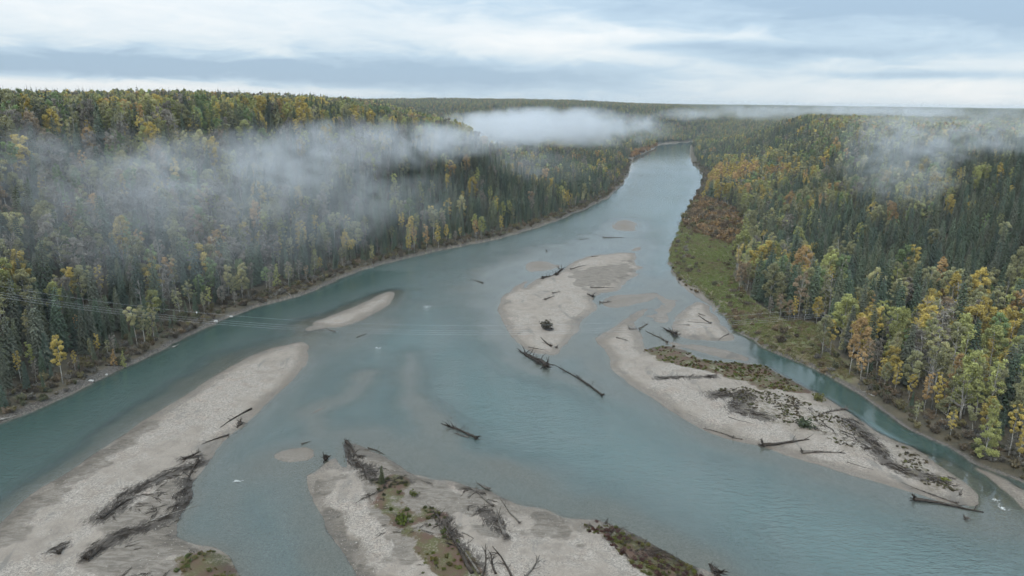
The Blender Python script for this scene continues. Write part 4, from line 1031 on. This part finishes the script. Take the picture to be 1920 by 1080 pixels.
# ------------------------------------------------------------------ stones
def stone_mesh(seed):
    import bmesh
    bm = bmesh.new(); bmesh.ops.create_icosphere(bm, subdivisions=1, radius=1.0); r = np.random.default_rng(seed)
    for v in bm.verts: v.co *= r.uniform(0.75, 1.2); v.co.z *= 0.6
    me = bpy.data.meshes.new('stone'); bm.to_mesh(me); bm.free(); me.materials.append(M_STONE); return me
def stone_material():
    m, nt, out = new_mat('pale_stone')
    d = nt.node('ShaderNodeBsdfDiffuse'); co = nt.node('ShaderNodeTexCoord').outputs['Object']
    c = nt.attr('tint', 'INSTANCER').outputs['Color']
    nt.l.new(nt.mix(nt.noise(co, 2.0, 3), nt.mix(1.0, c, (0.75, 0.73, 0.7), 'MULTIPLY'), c), d.inputs[0]); nt.l.new(d.outputs[0], out.inputs[0]); return m
M_STONE = stone_material()
STONES = [stone_mesh(i) for i in range(5)]
C_ST = proto_collection('stone_models', STONES)
ST = np.array([(0.34, 0.305, 0.265), (0.42, 0.385, 0.34), (0.26, 0.235, 0.21), (0.19, 0.175, 0.158), (0.33, 0.285, 0.25)])
sx, sy = [], []
for kx, dn in (('A', 2.4), ('D', 2.4), ('F', 2.8), ('C', 1.2), ('B', 1.6), ('E', 0.4), ('G', 2.2)):
    X, Y = in_poly_pts(BARS[kx], dn, 360 + len(sx)); k = in_view(X, Y, 38) & (np.hypot(X, Y) > 100); X, Y = X[k], Y[k]
    k = fbm(X, Y, 13, 4, 371) > np.where(rng.random(len(X)) < 0.15, -0.6, 0.05)
    for P in VEG: k &= sdf(X, Y, P) < -0.3
    k &= True; sx.append(X[k]); sy.append(Y[k])
X, Y = np.concatenate(sx), np.concatenate(sy); z, sr_, sb_, *_ = terrain(X, Y, True); k = (z > 0.02); X, Y, z = X[k], Y[k], z[k]; n = len(X)
scatter('gravel', np.stack([X, Y, z], -1), rng.uniform(0, 6.28, n), 0.045 + 0.15 * rng.random(n) ** 4, rng.integers(0, 5, n), ST[rng.choice(5, n, p=[.30, .12, .26, .16, .16])] * rng.uniform(0.8, 1.1, n)[:, None], C_ST, label='loose pale stones strewn over the gravel bars')
X, Y = candidates(110, 700, 1.3, 381); z, sr_, _, _, ri_, do_, _, _ = terrain(X, Y, True)
k = (sr_ < 0.6) & (do_ < np.where(ri_, 2.0, 4.5)) & (rng.random(len(X)) < np.where(ri_, 0.15, 0.35)); X, Y, z = X[k], Y[k], z[k]; n = len(X)
scatter('shore_stones', np.stack([X, Y, np.maximum(z, 0)], -1), rng.uniform(0, 6.28, n), 0.10 + 0.38 * rng.random(n) ** 3, rng.integers(0, 5, n), ST[rng.choice(5, n, p=[.12, .05, .33, .42, .08])] * rng.uniform(0.5, 1.0, n)[:, None], C_ST, label='grey cobbles along the foot of both banks')
for px, py, s, lab in ((170, 716, 1.1, 'white boulder at the waterline under the tall yellow aspen'), (200, 704, 0.8, 'small white boulder upstream of the white one under the aspen'), (404, 603, 1.4, 'pale boulder at the waterline where the power cables leave the bank'), (433, 594, 1.2, 'pale boulder just upstream of the cables on the left bank')):
    p = hit(px, py); o = link('boulder', STONES[int(s * 10) % 5].copy(), label=lab, category='boulder'); o.location = (p[0], p[1], p[2]); o.scale = (s, s * 0.7, s * 0.8); o.rotation_euler[2] = px; o['tint'] = [0.55, 0.53, 0.5]

# ------------------------------------------------------------------ driftwood
def drift(x0, y0, x1, y1, rad, roots, nbr, label, mat=None, lift=0.0, name='driftwood_log', tip_lift=0.0):
    mat = mat or (M_DRIFT if 'dark' in label or 'black' in label or rad > 0.45 else M_MIDLOG)
    r = np.random.default_rng(int(x0 * 7 + y0)); a = hit(x0, y0); b = hit(x1, y1)
    v = b - a; L = float(np.linalg.norm(v)); v[2] = 0; u = v / (np.linalg.norm(v) + 1e-6); s = np.array([-u[1], u[0], 0])
    n = 9; f = np.linspace(0, 1, n)
    off = 0.035 * L * np.sin(f * np.pi * r.uniform(0.8, 1.6) + r.uniform(-0.5, 0.5)) * r.choice([-1, 1]); off -= off[0]
    P = a[None] + (b - a)[None] * f[:, None] + s[None] * off[:, None]
    g = np.maximum(terrain(P[:, 0], P[:, 1]), 0.0)
    P[:, 2] = np.maximum(g, g[0] * (1 - f)) + rad * 0.7 * (1 - 0.75 * f) + lift * (1 - f) + tip_lift * f + (0.5 * rad if roots else 0) * (1 - f)
    P += r.normal(0, rad * 0.12, P.shape); o0 = np.array([a[0], a[1], g[0]])
    V, Fq = tube(P - o0, rad * (1 - 0.72 * f), 7)
    o = link(name, make_mesh(name, V, Fq, [mat], smooth_sh=True), label=label, category='driftwood', group='driftwood on the bars and in the shallows'); o.location = o0
    if roots:
        ps = []
        for i in range(roots):
            w = -u * r.uniform(-0.1, 0.9) + s * r.normal(0, 0.9) + np.array([0, 0, r.normal(0.35, 0.75)]); w /= np.linalg.norm(w)
            l = rad * r.uniform(2.2, 4.4); c0 = P[0] - o0; m_ = c0 + w * l * 0.55 + r.normal(0, rad * 0.25, 3); e_ = c0 + w * l + r.normal(0, rad * 0.45, 3)
            e_[2] = max(e_[2], -0.2); ps.append(tube([c0 + u * rad * 0.4, m_, e_], [rad * 0.42, rad * 0.24, rad * 0.06], 5))
        c0 = P[0] - o0; ps.append(tube([c0 - u * rad * 0.5, c0 + u * rad * 0.1, c0 + u * rad * 1.6], [rad * 0.9, rad * 1.5, rad * 0.95], 7))
        V, Fq = merge(ps); link('root_wad', make_mesh('root_wad', V, Fq, [mat], smooth_sh=True), o)
    for i in range(nbr):
        t_ = r.uniform(0.25, 0.97); c = P[0] + (P[-1] - P[0]) * t_; c = P[int(t_ * (n - 1))] - o0
        w = u * r.uniform(0.2, 0.8) + s * r.normal(0, 0.8) + np.array([0, 0, abs(r.normal(0.2, 0.55))]); w /= np.linalg.norm(w); l = min(L * 0.22, rad * r.uniform(4, 9)) + 0.4
        e_ = c + w * l; V, Fq = tube([c, c + w * l * 0.5 + r.normal(0, 0.06 * l, 3), e_], [rad * 0.28, rad * 0.18, rad * 0.05], 5)
        link('branch', make_mesh('branch', V, Fq, [mat], smooth_sh=True), o)
    return o
DRIFT = [
 (1024, 690, 977, 658, 0.85, 14, 9, 'thick dark root-ended trunk in the water below the central island'), (1010, 683, 985, 668, 0.5, 8, 6, 'dark branch tangle lying on the thick trunk below the central island'),
 (1129, 744, 1043, 684, 0.34, 12, 12, 'long dark snag slanting through the main channel'), (1103, 724, 1078, 705, 0.30, 9, 5, 'root clump caught halfway along the long dark snag'),
 (893, 826, 828, 796, 0.42, 10, 16, 'branchy dark trunk alone in the main channel above the bottom bar'), (880, 822, 850, 812, 0.25, 0, 7, 'second thinner trunk beside the branchy one in the main channel'),
 (1430, 838, 1520, 827, 0.50, 12, 3, 'log with root fan at the lower shore of the right bar'), (1504, 851, 1585, 854, 0.42, 12, 2, 'straight log with roots downstream of the root fan log'),
 (1375, 824, 1318, 802, 0.24, 9, 2, 'thin straight log half afloat at the shore of the right bar'), (1392, 825, 1372, 823, 0.22, 0, 3, 'short stub beside the thin straight log'), (1365, 785, 1412, 796, 0.15, 0, 1, 'thin pole lying on pale gravel of the right bar'),
 (1712, 941, 1842, 959, 0.44, 12, 2, 'long dark log in the water at the lower tip of the right bar'), (1795, 945, 1690, 908, 0.22, 8, 1, 'thin long log lying along the shore at the right bar tip'), (1800, 931, 1803, 922, 0.25, 8, 2, 'upright stump at the tip of the right bar'),
 (1812, 974, 1806, 968, 0.28, 9, 1, 'small snag in open water off the right bar tip'), (1775, 908, 1762, 900, 0.35, 10, 4, 'root clump on the lower right bar'), (1672, 872, 1700, 890, 0.25, 0, 3, 'short dark log at the edge of dry brush on the right bar'),
 (1588, 869, 1638, 884, 0.13, 0, 1, 'thin stick on the gravel of the lower right bar'), (1587, 770, 1518, 786, 0.35, 10, 10, 'brushy fallen tree at the slough side of the right bar'), (1530, 807, 1485, 788, 0.34, 10, 6, 'root-ended log in the middle of the right bar'),
 (472, 768, 415, 803, 0.34, 0, 3, 'dark log on the upper left bar pointing to the water'), (428, 818, 378, 836, 0.26, 6, 2, 'thinner dark log below it on the left bar'), (452, 798, 445, 803, 0.5, 8, 3, 'dark stump at the water edge of the left bar'),
 (345, 862, 378, 850, 0.3, 8, 8, 'dark brush heap on the left bar under the thin log'), (163, 1052, 195, 1030, 0.45, 12, 14, 'dark tangled crown of a stranded tree on the lower left bar'), (192, 975, 240, 935, 0.35, 8, 14, 'dark stranded tree top at the upper debris streak'),
 (372, 868, 350, 905, 0.4, 8, 10, 'black brush pile at the narrow waist of the left bar'), (110, 1040, 122, 1030, 0.4, 8, 5, 'small dark root ball on the lower left bar'),
 (1033, 651, 1012, 634, 0.34, 10, 2, 'dark log at the foot of the central island'), (991, 653, 1026, 657, 0.22, 0, 3, 'thin log at the lower shore of the central island'), (1043, 654, 1046, 650, 0.35, 8, 2, 'little root stump at the foot of the central island'),
 (1070, 506, 1101, 498, 0.32, 8, 1, 'log with roots on the upper central island'), (1043, 517, 1057, 504, 0.7, 9, 5, 'thick dark trunk at the north west edge of the central island'), (1017, 523, 1034, 518, 0.6, 9, 5, 'low root mass at the inlet of the central island'),
 (1108, 541, 1151, 540, 0.36, 8, 1, 'straight log at the right side of the central island'), (1022, 563, 1039, 555, 0.42, 6, 2, 'short thick log in the middle of the central island'), (1037, 551, 1050, 548, 0.3, 6, 1, 'small log above the short thick one on the central island'),
 (1112, 557, 1100, 552, 0.5, 12, 4, 'spiky root wad at the pool beside the central island'), (1125, 568, 1148, 566, 0.3, 10, 8, 'tangle of logs at the tail of the pool'), (1156, 634, 1178, 641, 0.40, 0, 1, 'short thick log on the head of the right bar'),
 (1199, 620, 1213, 608, 0.38, 6, 3, 'leaning log at the little creek across the right bar'), (1251, 644, 1212, 620, 0.30, 12, 6, 'long log with roots across the creek mouth'), (1266, 631, 1243, 616, 0.7, 16, 8, 'big black root wad in the creek beside the sandy bar'), (1180, 619, 1196, 617, 0.35, 8, 4, 'root clump on the narrow neck of the right bar'),
 (1310, 589, 1324, 594, 0.22, 0, 0, 'short dark stick, topmost on the sandy bar'), (1333, 607, 1307, 592, 0.30, 6, 3, 'crooked dark log on the sandy bar'), (1333, 608, 1287, 605, 0.20, 0, 2, 'long thin log on the sandy bar'), (1293, 610, 1271, 610, 0.22, 0, 1, 'thin log at the left side of the sandy bar'), (1365, 629, 1346, 639, 0.24, 8, 3, 'thin rooted log at the slough corner of the sandy bar'),
 (1131, 446, 1170, 446, 0.36, 8, 0, 'long log lying in the shallows up the river'), (1085, 449, 1104, 448, 0.26, 0, 0, 'short log in the shallows up the river'), (1025, 471, 1026, 469, 0.4, 6, 0, 'tiny snag poking from the far shallows'), (1110, 482, 1122, 481, 0.3, 7, 1, 'small log on the upstream rim of the central island'),
 (905, 531, 880, 524, 0.28, 7, 1, 'lone log afloat left of the central island'), (628, 624, 612, 616, 0.30, 6, 1, 'small log below the narrow spit'), (669, 634, 686, 627, 0.24, 0, 1, 'thin log in shallows right of the narrow spit'), (566, 834, 582, 830, 0.2, 5, 0, 'small stick in the shallows above the little sand patch'),
 (612, 866, 608, 860, 0.6, 10, 4, 'dark stump beside the point of the bottom middle bar'), (650, 833, 670, 862, 0.4, 10, 10, 'dark snags along the point of the bottom middle bar'), (672, 872, 690, 900, 0.35, 8, 12, 'dead dark branches on the bottom middle bar'), (690, 842, 722, 852, 0.22, 0, 4, 'thin dark log along the rim of the bottom middle bar'),
 (924, 955, 889, 921, 0.28, 10, 4, 'long slanting log at the top of the bottom middle bar'), (974, 982, 939, 932, 0.22, 8, 2, 'thin slanting log right of the root wad on the bottom bar'), (950, 1012, 928, 962, 0.45, 16, 10, 'big spiky root wad standing on the bottom bar'), (917, 922, 892, 908, 0.28, 9, 5, 'small rooted snag at the upper rim of the bottom bar'),
 (884, 1082, 806, 962, 0.50, 0, 12, 'huge fallen trunk with stripped branches on the bottom bar'), (898, 1082, 820, 975, 0.28, 0, 8, 'thinner trunk lying along the huge fallen one'), (903, 1085, 914, 1022, 0.24, 0, 8, 'upright looking dark pole near the bottom edge'), (960, 1085, 921, 1027, 0.28, 8, 8, 'dark branchy log right of the pole near the bottom edge'), (930, 1082, 918, 1040, 0.3, 0, 10, 'dense dark branch pile at the bottom edge'),
 (985, 1085, 1012, 1042, 0.26, 6, 9, 'branchy stick pile pointing up at the bottom edge'), (866, 1001, 889, 1013, 0.2, 0, 1, 'short stick on bleached stones of the bottom bar'), (1345, 1082, 1330, 1058, 0.55, 18, 12, 'big dark root tangle at the bottom edge in the water'),
]
for a in DRIFT: drift(*a)
drift(268, 988, 373, 948, 0.14, 0, 0, 'long thin bleached pole across the lower left bar', M_DRYLOG)
drift(323, 653, 336, 646, 0.35, 0, 0, 'pale log at the waterline of the left bank', M_DRYLOG)
drift(0, 790, 30, 778, 0.35, 0, 1, 'bleached log on the shore at the left edge', M_DRYLOG)
for x0, y0, x1, y1, lab in ((563, 553, 513, 527, 'fallen pale birch trunk reaching down to the left shore'), (545, 556, 500, 535, 'second fallen birch trunk lower on the left shore'), (575, 530, 540, 505, 'leaning pale trunk above the fallen birches'), (700, 503, 675, 503, 'pale fallen trunk at the water opposite the small spit'), (1640, 745, 1600, 735, 'grey fallen trunk on the bank of the slough')):
    drift(x0, y0, x1, y1, 0.22, 0, 4, lab, M_DEADB, name='fallen_trunk')

# ------------------------------------------------------------------ fine drift litter on the bars
def litter_model(seed):
    r = np.random.default_rng(seed); ps = []
    for _ in range(9):
        a = r.normal(0, 0.22); u = np.array([math.cos(a), math.sin(a), r.normal(0.06, 0.16)]); c = np.append(r.normal(0, (0.9, 0.45)), r.uniform(0.02, 0.22)); l = r.uniform(0.3, 1.3); w = r.uniform(0.025, 0.07)
        ps.append(tube([c - u * l, c + r.normal(0, 0.05, 3), c + u * l], [w, w * 0.9, w * 0.4], 4, False))
    V, Fq = merge(ps); return make_mesh('litter_model', V, Fq, [M_DRIFT])
C_LI = proto_collection('litter_models', [litter_model(i) for i in range(5)])
lx, ly, lr = [], [], []
for P, w in DEBRIS:
    for a_, b_ in zip(P[:-1], P[1:]):
        n = int(np.linalg.norm(b_ - a_) * w * 0.55) + 1; t_ = rng.random(n)[:, None]; q = a_ + (b_ - a_) * t_ + rng.normal(0, w * 0.45, (n, 2))
        lx.append(q[:, 0]); ly.append(q[:, 1]); lr.append(np.full(n, math.atan2(b_[1] - a_[1], b_[0] - a_[0])))
for P, dn in ((MUD[0], 0.10), (MUD[1], 0.12), (SCRUB[0], 0.10), (SCRUB[1], 0.10), (VEG[1], 0.12), (VEG[4], 0.15)):
    X, Y = in_poly_pts(P, dn, 391); k = fbm(X, Y, 8, 3, 392) > 0.0; lx.append(X[k]); ly.append(Y[k]); lr.append(rng.uniform(0, 3.14, int(k.sum())))
X, Y, lr = np.concatenate(lx), np.concatenate(ly), np.concatenate(lr); z = terrain(X, Y); k = z > 0.0; X, Y, z, lr = X[k], Y[k], z[k], lr[k]; n = len(X)
scatter('drift_litter', np.stack([X, Y, z], -1), lr + rng.normal(0, 0.35, n), rng.uniform(0.5, 1.25, n), rng.integers(0, 5, n), None, C_LI, label='dark twigs and drift litter strewn in streaks over the gravel bars')

# ------------------------------------------------------------------ single bushes and the young spruce
def bush(px, py, s, k, t, lab, sz=1.0):
    p = hit(px, py); tree('bush', (p[0], p[1], p[2] - 0.05), SH_PARTS[k], (s, s, s * sz), px, t, lab, None, 'bush', ('stems', 'foliage'))
bush(1024, 618, 2.0, 2, (0.075, 0.065, 0.045), 'lone dark bush on the central gravel island', 0.75)
bush(1028, 619, 1.4, 1, (0.05, 0.042, 0.035), 'low dark thicket at the foot of the lone island bush', 0.6)
bush(757, 986, 1.3, 0, (0.10, 0.12, 0.03), 'green bush on the bottom middle bar'); bush(776, 930, 0.9, 1, (0.10, 0.11, 0.035), 'small green bush right of the young spruce'); bush(748, 928, 0.8, 3, (0.10, 0.11, 0.035), 'tiny green bush below the young spruce')
bush(1510, 800, 1.9, 1, (0.075, 0.09, 0.05), 'rounded grey green bush in the middle of the right bar', 0.8); bush(1535, 752, 1.5, 1, (0.15, 0.15, 0.06), 'pale green bush at the slough side of the right bar')
bush(1770, 905, 1.0, 0, (0.19, 0.20, 0.05), 'bright yellow green bush near the tip of the right bar', 0.6)
p = hit(716, 908); tree('spruce_tree', p, SP_PARTS[3], (0.33, 0.33, 0.30), 1.0, (0.065, 0.075, 0.035), 'young spruce alone on the bottom middle bar')

# ------------------------------------------------------------------ power cables and their poles
def at(px, py, d):
    v = ray(float(px), float(py)); return np.array([0, 0, CAMZ]) + v / math.hypot(v[0], v[1]) * d
M_WIRE = diffuse_mat('cable_metal', (0.42, 0.43, 0.44), 0.1); M_POLE = diffuse_mat('pole_wood', (0.16, 0.13, 0.10), 0.3); M_WHITE = diffuse_mat('white_paint', (0.75, 0.75, 0.73), 0.05)
def cable(off, dz, lab):
    A, B, C = at(-70, 540, 300), at(740, 622, 258), at(1548, 590, 300)
    f = np.linspace(0, 1, 60)[:, None]
    P = A * ((f - 0.5) * (f - 1) * 2) + B * (-4 * f * (f - 1)) + C * (2 * f * (f - 0.5)); P[:, 1] += off; P[:, 2] += dz
    V, Fq = tube(P - P[0], 0.023, 4); o = link('power_cable', make_mesh('power_cable', V, Fq, [M_WIRE]), label=lab, category='cable', group='power cables over the river'); o.location = P[0]; return P[0], P[-1]
ends = [cable(*a) for a in ((-2.4, 0.0, 'lowest of the thin power cables spanning the river'), (-0.8, 0.25, 'second lowest of the thin power cables spanning the river'), (0.8, 0.5, 'second highest of the thin power cables spanning the river'), (2.6, 2.0, 'highest of the thin power cables spanning the river'))]
for j, lab in ((0, 'wooden power pole hidden in trees beyond the left edge'), (1, 'wooden power pole at the forest edge of the meadow')):
    e_ = np.mean([q[j] for q in ends], 0); g = float(terrain(np.array([e_[0]]), np.array([e_[1]]))[0])
    t_ = bpy.data.objects.new('power_pole', None); COL.objects.link(t_); t_.location = (e_[0], e_[1], g); t_['label'] = lab; t_['category'] = 'pole'
    hgt = e_[2] - g + 1.6
    V, Fq = tube([(0, 0, -0.5), (0, 0, hgt / 2), (0, 0, hgt)], [0.2, 0.17, 0.13], 8); link('post', make_mesh('post', V, Fq, [M_POLE], smooth_sh=True), t_)
    V, Fq = tube([(0, -3, hgt - 2.1), (0, 3, hgt - 2.1)], 0.1, 6); link('crossarm', make_mesh('crossarm', V, Fq, [M_POLE]), t_)
p = hit(369, 598); V, Fq = tube([(0, 0, -0.3), (0.1, 0, 1.7), (0.25, 0, 3.4)], 0.28, 7); o = link('marker_post', make_mesh('marker_post', V, Fq, [M_WHITE], smooth_sh=True), label='white marker post on the left bank under the cables', category='post'); o.location = p

# ------------------------------------------------------------------ white water
def foam(px, py, sx_, sy_, n, lab):
    p = hit(px, py); r = np.random.default_rng(px); ps = []
    for i in range(2 * n):
        c = np.array([r.normal(0, sx_ / 2), r.normal(0, sy_ / 2), 0.0]); l = r.uniform(0.12, 0.5)
        ps.append(tube([c - [l, 0.1 * l, 0.03], c + [0, r.normal(0, 0.1), 0.05], c + [l, 0.1 * l, -0.03]], [0.02, r.uniform(0.03, 0.08), 0.02], 6))
    V, Fq = merge(ps); o = link('white_water', make_mesh('white_water', V, Fq, [M_WHITE], smooth_sh=True), label=lab, category='white water'); o.location = (p[0], p[1], 0.0)
foam(803, 576, 2.6, 2.2, 12, 'white riffle in the main channel right of the narrow spit'); foam(708, 653, 1.6, 0.8, 6, 'small white riffle below the narrow spit'); foam(445, 904, 1.6, 0.7, 6, 'small white riffle beside the left bar')
foam(1880, 954, 1.0, 1.0, 10, 'round white foam patch in the slough mouth'); foam(1868, 940, 1.2, 1.4, 7, 'broken white water above the foam patch in the slough mouth')
# ------------------------------------------------------------------ mist banks and haze
def mist_material(name, dens, nscale, lo, hi, soft_=0.75):
    m, nt, out = new_mat(name)
    tc = nt.node('ShaderNodeTexCoord').outputs['Object']
    pos = nt.node('ShaderNodeNewGeometry').outputs['Position']
    warp = nt.noise(nt.scale(pos, (1, 1, 1.3)), nscale, 5, 0.62, 0.9)
    r = nt.math('ADD', nt.vmath('LENGTH', tc), nt.math('MULTIPLY', nt.math('SUBTRACT', warp, 0.5), 1.7))
    fall = nt.ramp(r, 0.92, 0.92 - soft_)
    body = nt.ramp(nt.noise(nt.scale(pos, (1, 1, 1.5)), nscale * 2.0, 5, 0.62, 0.6), lo, hi)
    edge = nt.ramp(nt.vmath('LENGTH', tc), 0.98, 0.80)
    d = nt.math('MULTIPLY', nt.math('MULTIPLY', nt.math('MULTIPLY', fall, body), edge), dens)
    v = nt.node('ShaderNodeVolumePrincipled'); v.inputs['Color'].default_value = (0.95, 0.97, 1.0, 1); v.inputs['Anisotropy'].default_value = 0.2
    nt.l.new(d, v.inputs['Density']); nt.l.new(v.outputs[0], out.inputs['Volume'])
    return m
def mist(px, py, d, hx, hy, hz, dens, lab, nscale=1 / 60, lo=0.25, hi=0.6, rz=0.0, soft_=0.75):
    import bmesh
    bm = bmesh.new(); bmesh.ops.create_icosphere(bm, subdivisions=3, radius=1.0); me = bpy.data.meshes.new('mist'); bm.to_mesh(me); bm.free()
    me.materials.append(mist_material('mist', dens, nscale, lo, hi, soft_))
    o = link('mist', me, kind='stuff', label=lab); o.location = at(px, py, d); o.scale = (hx, hy, hz)
    o.rotation_euler[2] = -math.atan2(o.location[0], o.location[1]) + rz
MIST = [
 (1050, 238, 1050, 205, 110, 33, 0.034, 'thick white mist bank lying across the far left lowland', 1 / 60, 0.20, 0.55),
 (930, 246, 800, 115, 60, 25, 0.030, 'mist bank at the nose of the left plateau', 1 / 42, 0.24, 0.56),
 (850, 258, 620, 85, 40, 20, 0.026, 'mist drifting in front of the plateau nose', 1 / 34, 0.26, 0.57),
 (700, 272, 560, 95, 45, 25, 0.024, 'pale mist on the left slope below the plateau nose', 1 / 34, 0.28, 0.58),
 (540, 298, 470, 78, 42, 29, 0.021, 'billowing mist on the middle of the left slope', 1 / 30, 0.30, 0.58),
 (390, 330, 410, 70, 40, 33, 0.014, 'ragged mist on the left slope', 1 / 28, 0.32, 0.62),
 (200, 345, 375, 75, 40, 34, 0.009, 'thin mist on the left slope above the pale domed tree', 1 / 28, 0.34, 0.64),
 (0, 330, 385, 60, 45, 34, 0.009, 'faint mist at the left edge of the slope', 1 / 28, 0.34, 0.64),
 (380, 420, 320, 120, 42, 36, 0.0062, 'wide thin veil of mist over the left bank trees', 1 / 36, 0.22, 0.62),
 (680, 380, 430, 85, 42, 32, 0.009, 'faint mist in the left bank trees by the spit', 1 / 28, 0.32, 0.62),
 (950, 310, 720, 110, 55, 26, 0.006, 'faint mist in the left bank trees towards the bend', 1 / 40, 0.28, 0.6),
 (1690, 305, 470, 42, 45, 34, 0.018, 'thin wisp of mist on the right slope', 1 / 20, 0.38, 0.66),
 (1750, 258, 590, 80, 50, 22, 0.021, 'drifting mist near the top of the right slope', 1 / 24, 0.38, 0.66),
 (1720, 224, 880, 110, 60, 15, 0.010, 'mist streak over the right plateau', 1 / 34, 0.36, 0.64),
 (1640, 208, 2300, 400, 160, 22, 0.009, 'low mist in the hollow behind the right hill', 1 / 70, 0.25, 0.6),
 (1900, 240, 600, 45, 40, 22, 0.017, 'wisp of mist at the right edge', 1 / 24, 0.36, 0.64),
 (1420, 210, 1650, 190, 110, 22, 0.008, 'mist over the far bend of the river', 1 / 50, 0.30, 0.6),
 (1290, 214, 1900, 110, 90, 22, 0.009, 'mist at the foot of the far ridge', 1 / 50, 0.28, 0.6),
]
for a in MIST: mist(*a)
# the air itself
hm, nt, out = new_mat('haze')
v = nt.node('ShaderNodeVolumePrincipled'); v.inputs['Color'].default_value = (0.90, 0.95, 1.0, 1); v.inputs['Density'].default_value = HAZE_DENSITY; v.inputs['Anisotropy'].default_value = 0.1
nt.l.new(v.outputs[0], out.inputs['Volume'])
bx0, bx1, by0, by1, bz0, bz1 = -16500, 16500, -300, 16500, -6, 132
V = [(x, y, z) for z in (bz0, bz1) for y in (by0, by1) for x in (bx0, bx1)]
link('haze', make_mesh('haze', V, [(0, 2, 3, 1), (4, 5, 7, 6), (0, 1, 5, 4), (2, 6, 7, 3), (0, 4, 6, 2), (1, 3, 7, 5)], [hm]), kind='stuff', label='thin blue morning haze filling the valley')
